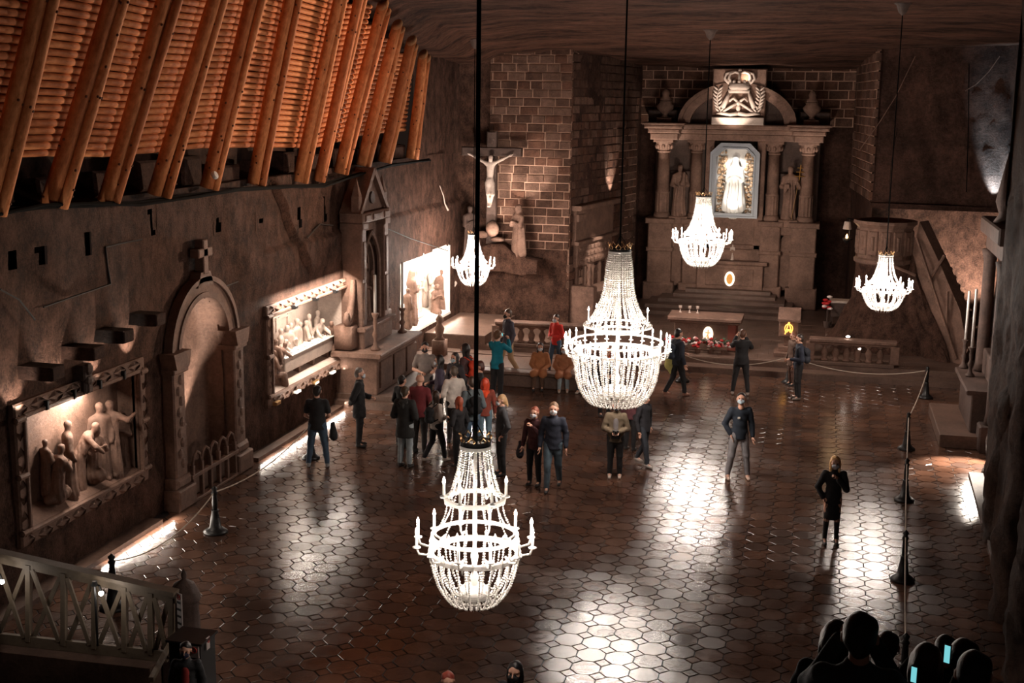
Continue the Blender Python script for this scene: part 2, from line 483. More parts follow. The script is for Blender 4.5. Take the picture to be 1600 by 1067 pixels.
# left wall: local s runs from Y=8 to Y=43.2; three picture recesses and the arched niche are cut out
LW0 = 6.0
REL = [dict(y0=17.45, y1=20.95, z0=1.12, z1=2.98), dict(y0=26.95, y1=31.75, z0=1.22, z1=3.08), dict(y0=36.45, y1=41.75, z0=.85, z1=3.12)]
NY0, NY1, NZS = 22.45, 24.65, 2.95     # niche opening and spring line
HOLES = []
for px_, py_, w_, h_ in [(63, 400, .14, .30), (135, 382, .13, .42), (242, 350, .08, .50), (25, 408, .09, .32), (345, 351, .07, .22), (468, 340, .12, .42), (411, 346, .14, .14), (508, 332, .05, .50)]:
    p_ = at_x(px_, py_, XL + .05); HOLES.append((p_.y, p_.z, w_, h_))
def lw_keep(S, Z):
    Y = S + LW0
    k = np.ones(S.shape, bool)
    for hy, hz, hw_, hh_ in HOLES: k &= ~((np.abs(Y - hy - (Z - hz) * -.15) < hw_ / 2 + .04) & (np.abs(Z - hz) < hh_ / 2))
    for r in REL: k &= ~((Y > r['y0'] - .02) & (Y < r['y1'] + .02) & (Z > r['z0'] - .02) & (Z < r['z1'] + .02))
    c, R = (NY0 + NY1) / 2, (NY1 - NY0) / 2
    k &= ~((Y > NY0) & (Y < NY1) & (Z < NZS)); k &= ~((Y - c) ** 2 + (Z - NZS) ** 2 < R * R)
    return k
def flat_near(S, Z):
    """large hewn facets in the upper wall: a proud slab between the second picture and the side altar"""
    Y = S + LW0
    up = np.clip((Z - 3.6) / .5, 0, 1)
    return up * (.12 * np.clip(np.sin(Y * .9 + Z * .55), -.2, .6) + .16 * (Y > 29.2 + (Z - 4) * -.9) * (Y < 31.4 + (Z - 4) * -.7) - .10 * (Y > 26 + (5.5 - Z) * .8) * (Z > 4.6))
rock_wall('wall_left', (XL, LW0), (XL, 43.2), 0, 6.25, step=.1, amp=.05, fine=.028, keep=lw_keep, seed=2, extra=flat_near)
# ledge under the timber, and the dark rock behind it
b = MB(); b.box(XL - 1.2, XL + .02, LW0, 38.0, 6.12, 6.26)
tag(b.build('trim_1', M['rockdark']), kind='structure')
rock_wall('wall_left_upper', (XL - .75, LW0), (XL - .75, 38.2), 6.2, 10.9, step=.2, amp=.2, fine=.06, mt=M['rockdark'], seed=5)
rock_wall('wall_left_end', (XL - .05, 37.9), (XL - .05, 43.3), 6.2, 9.6, step=.12, amp=.12, fine=.03, seed=8)
# hewn blocks of salt between the feet of the beams
for i in range(13):
    y = 17.2 + i * 1.62
    m = MB(); w, d, h = random.uniform(.45, .95), .45, random.uniform(.35, .62)
    m.cbox(-w / 2, w / 2, -d / 2, d / 2, 0, h, .05, M_=Matrix.Rotation(random.uniform(-.12, .12), 4, 'X'))
    o = m.build('hewn_salt_block', M['rockdark'], loc=(XL - .30, y, 6.25)); o.rotation_euler.z = PI / 2 + random.uniform(-.15, .15)
    tag(o, 'dark hewn salt block under the timber lining, %s from the left' % ['first', 'second', 'third', 'fourth', 'fifth', 'sixth', 'seventh', 'eighth', 'ninth', 'tenth', 'eleventh', 'twelfth', 'thirteenth'][i], 'block', 'hewn salt blocks under the timber')
# small putlog holes cut into the left wall, dark rock lining
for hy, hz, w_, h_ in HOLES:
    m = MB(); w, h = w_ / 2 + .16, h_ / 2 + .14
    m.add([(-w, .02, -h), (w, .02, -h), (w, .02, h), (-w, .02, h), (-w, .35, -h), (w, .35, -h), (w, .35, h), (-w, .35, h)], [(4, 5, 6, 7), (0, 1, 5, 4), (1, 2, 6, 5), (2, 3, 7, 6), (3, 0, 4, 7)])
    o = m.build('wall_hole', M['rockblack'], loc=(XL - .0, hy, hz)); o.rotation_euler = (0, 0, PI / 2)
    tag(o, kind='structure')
# hewn grooves and cracks in the left wall
for k, line in enumerate([[(165, 386), (190, 380), (222, 374)], [(165, 386), (168, 415), (173, 444)], [(173, 444), (120, 462), (68, 480)], [(300, 470), (340, 452), (372, 440)], [(0, 452), (30, 468), (55, 500)], [(600, 355), (640, 372), (700, 392)], [(480, 372), (500, 350), (520, 352)]]):
    b = MB(); b.tube([at_x(x_, y_, XL + .10) for x_, y_ in line], .016, 5)
    tag(b.build('wall_crack', M['groove']), kind='structure')
# pale salt veins and a hanging wire on the far walls
for k, (line, Yv, m_, r_) in enumerate([([(1430, 88), (1400, 150), (1375, 190), (1342, 236)], 43.8, 'stone', .014), ([(1562, 88), (1545, 112), (1525, 132), (1508, 142)], 43.55, 'stone', .014), ([(1514, 100), (1513, 200), (1510, 300)], 43.6, 'cable', .016), ([(1402, 200), (1392, 260), (1388, 330)], 43.7, 'cable', .008)]):
    b = MB(); b.tube([at_y(x_, y_, Yv) for x_, y_ in line], r_, 5); tag(b.build('salt_vein' if m_ == 'stone' else 'wall_wire', M[m_]), kind='structure')
b = MB(); b.tube([at_x(x_, y_, XL + .12) for x_, y_ in ((687, 290), (693, 306), (695, 318), (700, 328))], [.012, .018, .02, .035], 6); tag(b.build('salt_vein', M['pale']), kind='structure')
# floor base and tiles
b = MB(); b.box(-12.6, 6.0, 6, 39.2, -.3, -.014)
floor = tag(b.build('floor', M['groove']), kind='structure')
PX, PY, CUT, GAP = .424, .452, .125, .007
def oct_mesh(px, py, cut, gap, bev, h, name, mt):
    def ring(g, z):
        a, b_, c = px / 2 - g, py / 2 - g, cut + g * .41
        return [(a, -b_ + c, z), (a, b_ - c, z), (a - c, b_, z), (-a + c, b_, z), (-a, b_ - c, z), (-a, -b_ + c, z), (-a + c, -b_, z), (a - c, -b_, z)]
    v = ring(gap, h - .014) + ring(gap, h - .004) + ring(gap + bev, h)
    f = [tuple(range(16, 24))] + [(i, (i + 1) % 8, 8 + (i + 1) % 8, 8 + i) for i in range(8)] + [(8 + i, 8 + (i + 1) % 8, 16 + (i + 1) % 8, 16 + i) for i in range(8)]
    return v, f
def dia_mesh(cut, gap, bev, h):
    def ring(g, z):
        a = cut - g * 1.41
        return [(a, 0, z), (0, a, z), (-a, 0, z), (0, -a, z)]
    v = ring(gap, h - .014) + ring(gap, h - .004) + ring(gap + bev, h)
    f = [(8, 9, 10, 11)] + [(i, (i + 1) % 4, 4 + (i + 1) % 4, 4 + i) for i in range(4)] + [(4 + i, 4 + (i + 1) % 4, 8 + (i + 1) % 4, 8 + i) for i in range(4)]
    return v, f
OV, OF = oct_mesh(PX, PY, CUT, GAP, .003, .0, '', None)
DV, DF = dia_mesh(CUT, GAP, .003, .0)
tmats = [M['tile'], M['tile2'], M['tile3']]
oct_me = []; dia_me = []
for m_ in tmats:
    q = MB(); q.add(OV, OF); oct_me.append(q.mesh('floor_tile', m_))
    q = MB(); q.add(DV, DF); dia_me.append(q.mesh('small_floor_tile', m_))
octs, dias = [], []
X0T, Y0T = -2.947 - PX * 40, 18.018 - PY * 30
for i in range(0, 60):
    for j in range(0, 76):
        x, y = X0T + i * PX, Y0T + j * PY
        if XL + .12 < x < 5.2 and 8 < y < 38.1:
            u, v, d = to_px((x, y, 0))
            vis = -20 < u < 1620 and v < 1067 + 14
            occ = (u < 300 and v > 850) or (x > 3.4)
            octs.append((not vis, occ, d, x, y))
        x, y = x + PX / 2, y + PY / 2
        if XL + .12 < x < 5.2 and 8 < y < 38.1:
            u, v, d = to_px((x, y, 0))
            dias.append((not (-20 < u < 1620 and v < 1067 + 10), (u < 300 and v > 850) or (x > 3.4), d, x, y))
def tile_rot(): return (random.gauss(0, .0024), random.gauss(0, .0024), random.gauss(0, .004))
def lay(lst, mes, Vt, Ft, name, many):
    lst.sort()
    for (_, _, d, x, y) in lst[:many]:
        inst(name, random.choice(mes), floor, (x, y, random.gauss(0, .0009)), tile_rot())
    q = MB()
    for (_, _, d, x, y) in lst[many:]:
        r = tile_rot(); T = Matrix.Translation((x, y, random.gauss(0, .0009))) @ Matrix.Rotation(r[0], 4, 'X') @ Matrix.Rotation(r[1], 4, 'Y')
        q.add(Vt, Ft, random.choice((0, 0, 1, 2)), T)
    tag(q.build(name + 's', tmats, floor), kind='stuff')
lay(octs, oct_me, OV, OF, 'floor_tile', 300)
lay(dias, dia_me, DV, DF, 'small_floor_tile', 160)

# kerb strip along the left wall
b = MB()
b.box(XL - .02, XL + .34, 8, 21.2, -.02, .09); b.box(XL - .02, XL + .30, 25.6, 31.4, -.02, .08)
tag(b.build('baseboard_left', M['step']), kind='structure')

# sanctuary platform and steps
def step_obj(x0, x1, y0, y1, z0, z1, name='trim', mt='step', c=.02):
    b = MB(); b.box(x0, x1, y0 + c, y1, z0, z1); b.box(x0, x1, y0, y0 + c, z0, z1 - c)
    return tag(b.build(name, M[mt]), kind='structure')
sanct = step_obj(-12.6, 6.0, 38.75, 51, -.1, PLAT, 'floor_sanctuary')
step_obj(-12.3, 4.3, 38.15, 38.85, -.1, .17, 'trim_2')
step_obj(-12.2, -6.6, 36.4, 38.2, -.1, .15, 'trim_3')
# flagstones of the sanctuary floor
for i in range(17):
    for j in range(9):
        x = -6.6 + i * .62 + (j % 2) * .3; y = 39.0 + j * .82
        if x > 3.3 or y > 46: continue
        m = MB(); m.cbox(-.305, .305, -.02, .02, -.40, .40, .01, M_=Matrix.Rotation(-PI / 2, 4, 'X'))
        o = m.build('flagstone', M['step'], sanct, loc=(x + .3, y + .4, PLAT - .012 + random.uniform(0, .004)))

# walls round the sanctuary -------------------------------------------------
ZT = 10.0
rock_wall('wall_back_left', (-12.4, 43.25), (-8.35, 43.25), .2, 9.75, step=.11, amp=.10, fine=.05, seed=11,
          extra=lambda S, Z: .1 * np.clip((3.2 - Z) / 1.2, 0, 1) + .07 * (Z < 2.9) * (Z > 1.4) * np.clip((S - 1.6), 0, 1) * np.sin(S * 9 + 2 * np.sin(Z * 8)) * np.sin(Z * 9 + S * 3))
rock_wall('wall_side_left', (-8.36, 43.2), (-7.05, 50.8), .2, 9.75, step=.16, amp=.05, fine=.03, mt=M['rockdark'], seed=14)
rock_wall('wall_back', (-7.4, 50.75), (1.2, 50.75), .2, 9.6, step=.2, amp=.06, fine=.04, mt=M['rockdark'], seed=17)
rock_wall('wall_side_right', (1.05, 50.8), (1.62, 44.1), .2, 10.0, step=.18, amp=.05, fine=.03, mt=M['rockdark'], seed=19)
# right: rock face above the pulpit stair, recess beneath it
rock_wall('wall_back_right', (1.6, 44.1), (6.6, 43.6), 4.75, 10.2, step=.12, amp=.16, fine=.05, seed=23, mt=M['rockdark'],
          extra=lambda S, Z: .14 * np.clip(np.sin(S * 1.1 + Z * .45 + 1), -.3, .8) + .04 * np.sin(S * 9 + Z * 2.2) * (vnoise(S, Z, 3) > 0))
rock_wall('wall_back_right_lower', (1.6, 45.2), (7.0, 45.2), .2, 4.9, step=.15, amp=.16, fine=.05, seed=25)
b = MB(); b.slab([(1.55, 43.9), (7, 43.35), (7, 45.4), (1.55, 45.4)], 4.68, 4.84)
tag(b.build('trim_4', M['rockdark']), kind='structure')
rock_wall('wall_right_far', (6.3, 45.3), (4.9, 35.0), .0, 10.2, step=.14, amp=.2, fine=.06, seed=27)
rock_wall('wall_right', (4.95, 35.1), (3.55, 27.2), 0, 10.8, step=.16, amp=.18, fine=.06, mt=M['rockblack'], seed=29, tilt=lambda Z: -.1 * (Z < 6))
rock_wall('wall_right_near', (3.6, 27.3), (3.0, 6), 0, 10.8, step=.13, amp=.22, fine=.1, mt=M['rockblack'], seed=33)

# bricks of salt
bq = []
for m_ in (M['brick'], M['brick2'], M['brick3']):
    q = MB(); q.cbox(-.5, .5, 0, 1, -.5, .5, .035); bq.append(q.mesh('brick', m_))
def bricks(name, p0, p1, z0, z1, bw, bh, topf=None, limit=300, clear=None, out=.028, jw=.04):
    p0, p1 = Vector(p0), Vector(p1); t = (p1 - p0); L = t.length; t.normalize()
    rz = math.atan2(t.y, t.x)
    wall = MB(); wall.box(.02, L - .03, .02, .04, z0, z1)
    w = wall.build(name, M['joint'], loc=(p0.x, p0.y, 0)); w.rotation_euler.z = rz; tag(w, kind='structure')
    rows = int((z1 - z0) / bh); n = 0
    rest = MB()
    lst = []
    for j in range(rows):
        x = -random.uniform(0, bw); z = z0 + (j + .5) * bh
        while x < L - .02:
            wd = bw * random.uniform(.75, 1.25)
            a, b_ = max(0, x), min(L, x + wd); x += wd
            if b_ - a < .08: continue
            c = (a + b_) / 2
            if topf is not None and z > topf(p0.x + t.x * c, p0.y + t.y * c) + bh * .9: continue
            if clear and clear(c, z): continue
            lst.append((c, z, b_ - a))
    for c, z, wd in lst[:limit]:
        pr = random.uniform(.0, out)
        inst('brick', random.choice(bq), w, (c, -pr, z + random.gauss(0, .004)), (0, random.gauss(0, .003), random.gauss(0, .004)), (wd - jw, .12, bh - jw))
    if len(lst) > limit:
        for c, z, wd in lst[limit:]:
            rest.cbox(c - wd / 2 + jw / 2, c + wd / 2 - jw / 2, -random.uniform(0, out), .06, z - bh / 2 + jw / 2, z + bh / 2 - jw / 2, .01)
        tag(rest.build('bricks', M['brick2'], w), kind='stuff')
    return w
cz = lambda x, y: float(ceil_z(x, y))
bricks('wall_back_left_bricks', (-11.25, 43.10), (-8.38, 43.10), 2.95, 10.1, .53, .285, cz)
bricks('wall_side_left_bricks', (-8.38, 43.12), (-7.12, 50.3), 1.6, 10.0, .60, .285, cz, limit=300)
bricks('wall_back_bricks', (-7.1, 50.62), (1.1, 50.62), 7.15, 9.7, .62, .34, cz)
bricks('wall_side_right_bricks', (.98, 50.5), (1.50, 44.15), 4.9, 10.2, .60, .30, cz)

# ------------------------------------------------------------------ timber lining above the left wall
F = [(-22, 330), (75, 318), (162, 314), (242, 303), (321, 292), (396, 287), (466, 283), (496, 282), (531, 270), (566, 258), (598, 252), (641, 247)]
T = [(58, 0), (172, 0), (256, 0), (333, 0), (394, 0), (453, 0), (530, 0), (561, 0), (598, 8), (620, 38), (642, 64), (661, 84)]
timber = thing('timber_lining', 'orange debarked log roofing leaning over the left wall, paired beams over stacked logs', 'timber lining', (0, 0, 0))
beams = []
for i in range(12):
    a = at_x(*F[i], XL + .12); t_ = at_y(*T[i], a.y)
    d = (t_ - a)
    ln = d.length * (1.25 if i < 8 else 1.0)
    beams.append((a, d.normalized(), ln))
def log_mesh(L, r, seed, bend=.02, taper=.12, cut=True, n=12, name='beam', mats=None, knots=True):
    """log along +z, slanting cut at the top, knots as low bosses"""
    rnd = random.Random(seed); q = MB()
    k = 7
    ph = rnd.uniform(0, 6)
    pts = [(bend * math.sin(ph + 3 * i / k), bend * math.cos(ph * 2 + 2.3 * i / k), L * i / k) for i in range(k + 1)]
    rs = [r * (1 - taper * i / k) * (1 + .025 * math.sin(ph + i * 2.1)) for i in range(k + 1)]
    q.tube(pts, rs, n, 0, caps=False)
    q.f.append(tuple(range(n))[::-1]); q.m.append(1)
    e = k * n
    q.f.append(tuple(e + j for j in range(n))); q.m.append(1)
    if cut:
        for j in range(n):
            v = q.v[e + j]; q.v[e + j] = (v[0], v[1], v[2] + v[0] * 1.1)
    if knots:
        for _ in range(int(L * 4)):
            z = rnd.uniform(.1, L - .2); a = rnd.uniform(0, 2 * PI); i = int(z / L * k)
            rr = rs[i] * .985
            q.ball((pts[i][0] + rr * math.cos(a), pts[i][1] + rr * math.sin(a), z), .024, 6, 2)
    return q.mesh(name, mats or [M['log'], M['cut'], M['knot']], True)
for i, (a, d, ln) in enumerate(beams):
    r = .135 if i < 8 else .16
    rot = d.to_track_quat('Z', 'Y').to_euler()
    for s, rr, off in ((-1, r, 0), (1, r * .72, r * 1.68)):
        if i == 11 and s == 1: rr, off = r * .9, .27
        o = inst('beam', log_mesh(ln - (.0 if s < 0 else .12), rr, i * 2 + s, mats=[M['log'] if (i + s) % 3 else M['log2'], M['cut'], M['knot']]), timber)
        o.location = a.copy() if s < 0 else a + Vector((.62 * off, .55 * off, -.06)) * (1 if i < 6 else .62); o.rotation_euler = rot
# stacked logs behind, bay by bay
lm = [log_mesh(1.0, .062, 100 + k, bend=.0, taper=.05, cut=False, n=8, name='log', knots=False, mats=[M['log'] if k % 2 else M['log2'], M['cut'], M['knot']]) for k in range(4)]
cnt = 0; rest = MB()
def bline(i, s):
    a, d, ln = beams[i]
    return a + d * s
for i in range(-1, 11):
    i0 = max(i, 0); a0, d0, l0 = beams[i0]; a1, d1, l1 = beams[i + 1]
    s = .72
    smax = (min(l0, l1) - .12) if i >= 7 else max(l0, l1) - .3
    while s < smax:
        if i < 0:
            p1 = a1 + d1 * s; p0 = p1 + Vector((0, -2.2, 0))
        else:
            p0, p1 = a0 + d0 * s, a1 + d1 * s
        nrm = Vector((-.30, 0, .14))
        p0 = p0 + nrm + Vector((0, .08, 0)); p1 = p1 + nrm + Vector((0, .05, 0))
        v = p1 - p0
        u, w_, _ = to_px((p0 + p1) / 2)
        if cnt < 300 and w_ > -25 and u > -90:
            o = inst('log', random.choice(lm), timber, p0, v.to_track_quat('Z', 'Y').to_euler(), (random.uniform(.92, 1.08), random.uniform(.92, 1.08), v.length)); cnt += 1
        else:
            rest.tube([p0, p1], .06, 6)
        s += .128
tag(rest.build('logs', M['log2'], timber), kind='stuff')
# cable run along the foot of the beams
pts = [at_x(x, y, XL + .24) for x, y in [(-60, 345), (0, 330), (60, 322), (130, 320), (210, 318), (300, 306), (370, 296), (440, 292), (500, 290), (555, 273), (610, 258), (668, 250)]]
b = MB()
for o_ in (0, .05, .09):
    b.tube([p + Vector((o_, 0, .03 * math.sin(i * 1.7 + o_ * 40))) for i, p in enumerate(pts)], .03, 6)
tag(b.build('cable_bundle', M['cable']), 'black cable bundle running along the wall under the feet of the logs', 'cable')
b = MB(); b.lathe([(.0001, .0), (.07, .0), (.085, .02), (.085, .06), (.07, .08), (.0001, .08)], 14)
p = at_x(333, 275, XL + .45)
o = b.build('smoke_detector', M['white'], loc=p); o.rotation_euler = (0, PI / 2 * .7, 0)
tag(o, 'small round white disc fixed to a log beam near its foot', 'disc')
# ================================================================== CARVED FIGURES
def folds(amp=.008, n=11, tw=5.0, top=.8):
    def f(X):
        a = np.arctan2(X[1], X[0])
        return amp * np.sin(n * a + tw * X[2] + 1.5 * np.sin(9 * X[2])) * np.clip((top - X[2]) / .3, 0, 1)
    return f
def robed_prims(kind):
    P = []
    if kind in ('stand', 'pray', 'child', 'book', 'veil', 'reach'):
        P += [rc((0, .0, .03), (0, .0, .45), .135, .10, .8), rc((0, 0, .45), (0, 0, .74), .10, .105, .68),
              rc((-.07, 0, .76), (.07, 0, .76), .055, .055, .8), rc((0, -.005, .80), (0, -.01, .86), .03),
              rc((0, -.015, .895), (0, -.01, .925), .047, .052), rc((.03, -.06, .02), (.05, -.11, .02), .03, .025)]
        if kind == 'veil': P += [rc((0, .02, .93), (0, .04, .72), .058, .085, .8), rc((-.05, .02, .7), (-.12, .02, .1), .07, .09, .7), rc((.05, .02, .7), (.12, .02, .1), .07, .09, .7)]
        if kind in ('pray', 'veil'):
            for s in (-1, 1): P += [rc((s * .11, 0, .76), (s * .135, -.04, .60), .042, .04), rc((s * .135, -.04, .60), (s * .02, -.13, .68), .038, .022)]
        elif kind == 'child':
            P += [rc((.11, 0, .76), (.15, -.03, .6), .042, .04), rc((.15, -.03, .6), (.02, -.13, .62), .038, .025),
                  rc((-.11, 0, .76), (-.15, -.03, .6), .042, .04), rc((-.15, -.03, .6), (-.04, -.12, .55), .038, .025),
                  rc((.06, -.11, .62), (.07, -.11, .76), .05, .04), rc((.07, -.11, .81), (.07, -.115, .82), .033)]
        elif kind == 'book':
            P += [rc((.11, 0, .76), (.17, -.02, .6), .042, .04), rc((.17, -.02, .6), (.15, -.12, .70), .036, .024),
                  rc((-.11, 0, .76), (-.15, -.02, .6), .042, .04), rc((-.15, -.02, .6), (-.05, -.12, .58), .038, .024), rc((-.05, -.14, .54), (-.03, -.14, .62), .045, .045, .4)]
        elif kind == 'reach':
            P += [rc((.11, 0, .76), (.22, -.06, .72), .042, .036), rc((.22, -.06, .72), (.32, -.1, .82), .034, .02),
                  rc((-.11, 0, .76), (-.15, -.03, .6), .042, .04), rc((-.15, -.03, .6), (-.06, -.13, .6), .036, .022)]
        else:
            for s in (-1, 1): P += [rc((s * .11, 0, .76), (s * .15, .0, .6), .042, .038), rc((s * .15, 0, .6), (s * .12, -.06, .46), .036, .022)]
    elif kind == 'kneel':
        P += [rc((0, .02, .06), (0, -.10, .10), .11, .09, .9), rc((0, .16, .05), (0, .0, .06), .06, .09), rc((0, .02, .1), (0, 0, .34), .11, .10, .8), rc((0, 0, .34), (0, -.04, .52), .095, .095, .75),
              rc((-.06, -.04, .55), (.06, -.04, .55), .05), rc((0, -.06, .6), (0, -.08, .64), .03), rc((0, -.09, .67), (0, -.085, .70), .045, .05)]
        for s in (-1, 1): P += [rc((s * .10, -.04, .54), (s * .12, -.1, .42), .038, .034), rc((s * .12, -.1, .42), (s * .02, -.2, .5), .032, .02)]
    elif kind == 'sit':
        P += [rc((0, .0, .25), (0, -.02, .55), .12, .10, .8), rc((-.06, -.02, .58), (.06, -.02, .58), .05), rc((-.07, -.02, .24), (-.09, -.22, .24), .07, .06), rc((.07, -.02, .24), (.09, -.22, .24), .07, .06),
              rc((-.09, -.22, .22), (-.09, -.24, .02), .06, .07), rc((.09, -.22, .22), (.09, -.24, .02), .06, .07), rc((0, -.03, .63), (0, -.04, .66), .03), rc((0, -.05, .69), (0, -.045, .72), .045, .05)]
        for s in (-1, 1): P += [rc((s * .11, -.02, .56), (s * .14, -.06, .42), .038, .034), rc((s * .14, -.06, .42), (s * .04, -.2, .42), .032, .02)]
    elif kind == 'lean':
        P += [rc((0, .04, .03), (0, .02, .42), .13, .10, .8), rc((0, .02, .42), (.02, -.10, .66), .10, .10, .75), rc((-.05, -.12, .69), (.09, -.12, .69), .05),
              rc((.02, -.15, .73), (.02, -.18, .76), .03), rc((.02, -.20, .79), (.02, -.2, .82), .045, .05), rc((.11, -.12, .68), (.17, -.22, .58), .038, .034), rc((.17, -.22, .58), (.14, -.32, .52), .03, .02),
              rc((-.08, -.12, .68), (-.13, -.22, .58), .038, .034), rc((-.13, -.22, .58), (-.08, -.3, .5), .03, .02)]
    elif kind == 'crucified':
        P += [rc((0, 0, .50), (.01, 0, .78), .062, .082, .7), rc((-.07, 0, .81), (.07, 0, .81), .045, .045, .8), rc((0, -.01, .86), (.02, -.03, .88), .028),
              rc((.02, -.04, .91), (.02, -.03, .935), .042, .048), rc((0, -.01, .47), (0, -.01, .42), .078, .085, .85)]
        for s in (-1, 1):
            P += [rc((s * .10, 0, .83), (s * .25, .0, .90), .034, .028), rc((s * .25, 0, .90), (s * .42, .0, .985), .026, .018), rc((s * .42, 0, .985), (s * .46, -.005, 1.0), .022, .014),
                  rc((s * .045, -.01, .42), (s * .05 + .03, -.08, .22), .055, .038), rc((s * .05 + .03, -.08, .22), (s * .02, -.01, .03), .036, .024), rc((s * .02, -.02, .02), (s * .02, -.05, -.03), .025, .02)]
    return P
_fig = {}
def figure_mesh(kind, m, vox=.016):
    k = (kind, m, vox)
    if k not in _fig:
        fo = folds() if kind != 'crucified' else folds(.003, 9, 3, .5)
        P, Fc = sdf_net(robed_prims(kind), vox, .025, fo)
        _fig[k] = np_mesh('figure', [(P, Fc, 0)], [M[m]])
    return _fig[k]

# ================================================================== WALL PICTURES (salt reliefs)
def local_wall_root(name, label, cat, yc, group=None):
    return thing(name, label, cat, (XL, yc, 0), PI / 2, group)
def relief(r, label, recess, framed, fw=.26, dark='stone', back='pale'):
    yc = (r['y0'] + r['y1']) / 2; hw = (r['y1'] - r['y0']) / 2; z0, z1 = r['z0'], r['z1']
    t = local_wall_root('salt_relief', label, 'relief', yc)
    b = MB(); b.box(-hw - .05, hw + .05, recess, recess + .06, z0 - .05, z1 + .05); b.build('back_panel', M[back], t)
    for s in (-1, 1):
        b = MB(); b.box(s * hw - .03 + (.03 * s), s * hw + .03 + (.03 * s), -.0, recess, z0 - .05, z1 + .05); b.build('side_panel', M[back], t)
    b = MB(); b.box(-hw, hw, -.0, recess, z1, z1 + .06); b.build('top_panel', M[back], t)
    b = MB()
    b.add([(-hw, -.04, z0 - .0), (hw, -.04, z0 - .0), (hw, recess, z0 + .16), (-hw, recess, z0 + .16), (-hw, -.04, z0 - .08), (hw, -.04, z0 - .08), (hw, recess, z0 - .08), (-hw, recess, z0 - .08)],
          [(0, 1, 2, 3), (4, 7, 6, 5), (0, 4, 5, 1), (1, 5, 6, 2), (2, 6, 7, 3), (3, 7, 4, 0)]); b.build('ledge', M[back], t)
    if framed:
        for (x0, x1, a, c) in ((-hw - fw, hw + fw, z1, z1 + fw), (-hw - fw, hw + fw, z0 - fw, z0)):
            b = MB(); b.cbox(x0, x1, -.09, .05, a, c, .03); b.cbox(-hw - .05, hw + .05, -.13, -.05, (z1 if a == z1 else z0 - .07), (z1 + .07 if a == z1 else z0), .015)
            b.build('frame_rail', M[dark], t)
        for s in (-1, 1):
            b = MB(); b.cbox(min(s * hw, s * (hw + fw)), max(s * hw, s * (hw + fw)), -.09, .05, z0, z1, .03)
            b.cbox(min(s * hw, s * (hw + .07)), max(s * hw, s * (hw + .07)), -.13, -.05, z0, z1, .015); b.build('frame_stile', M[dark], t)
        # carved leaf ornament on the frame
        q = MB()
        for s in (-1, 1):
            q.add([(0, -.0, -.07), (.05 * s, -.0, -.01), (.085 * s, -.0, .07), (.03 * s, -.045, .02)], [(0, 1, 3), (1, 2, 3), (2, 0, 3)] if s > 0 else [(1, 0, 3), (2, 1, 3), (0, 2, 3)])
        leaf = q.mesh('carved_leaf', M[dark])
        n = int(2 * hw / .24)
        for i in range(n + 1):
            x = -hw + 2 * hw * i / n
            for z in (z1 + fw * .62, z0 - fw * .62):
                inst('carved_leaf', leaf, t, (x, -.09, z), (0, PI / 2 * (1 if i % 2 else -1), 0), (1.2, 1.3, 1.3))
        n = int((z1 - z0) / .24)
        for i in range(n + 1):
            for s in (-1, 1):
                inst('carved_leaf', leaf, t, (s * (hw + fw * .62), -.09, z0 + (z1 - z0) * i / n), (0, PI * (i % 2), 0), (1.2, 1.3, 1.3))
        for s in (-1, 1):
            for z in (z0, (z0 + z1) / 2, z1):
                b = MB(); b.lathe([(.02, -.05), (.055, -.045), (.055, .045), (.02, .05)], 8, M_=Matrix.Translation((s * (hw + fw * .6), -.10, z)) @ Matrix.Rotation(PI / 2, 4, 'Y') @ Matrix.Diagonal((1, 1, 2.6, 1)))
                b.build('frame_knot', M[dark], t)
    return t, yc
def rfig(t, yc, kind, px, py_foot, h, d, m='stone', rot=0, name='carved_figure'):
    p = at_x(px, py_foot, XL - d)
    return inst(name, figure_mesh(kind, m, .02), t, (p.y - yc, d, p.z), (0, 0, rot), (h, h, h))

# first picture (nearest): adoration scene with seven figures
t, yc = relief(REL[0], 'salt relief nearest the wooden railing, carved group of kneeling and standing figures', .36, True, back='stone')
for kind, px_, py_, h, d, rot in [('kneel', 92, 782, 1.25, .15, 1.3), ('stand', 110, 772, 1.30, .30, .8), ('pray', 74, 772, .95, .5, 1.2), ('lean', 128, 765, 1.35, .42, .4),
                                  ('kneel', 148, 752, 1.35, .22, -.3), ('stand', 160, 748, 1.42, .46, -.6), ('reach', 176, 742, 1.40, .30, -1.1), ('pray', 192, 732, 1.1, .5, -1.2)]:
    rfig(t, yc, kind, px_, py_, h * 1.04, d * .5, 'stone', rot)
b = MB()
b.cbox(-.13, .13, -.17, .05, 3.0, 3.5, .03); b.ball((0, -.16, 3.42), .11, 8, sc=(1, .7, 1)); b.ball((0, -.17, 3.22), .09, 8, sc=(1.3, .6, 1)); b.cbox(-.08, .08, -.2, -.1, 3.0, 3.2, .03)
o = b.build('keystone', M['stonedk'], t)
for k, px_ in enumerate((48, 80, 112, 142)):
    b = MB(); b.cbox(-.03, .03, -.16, -.08, 2.98, 3.14, .01); o = b.build('frame_clasp', M['black'], t); o.location.x = -1.2 + .8 * k

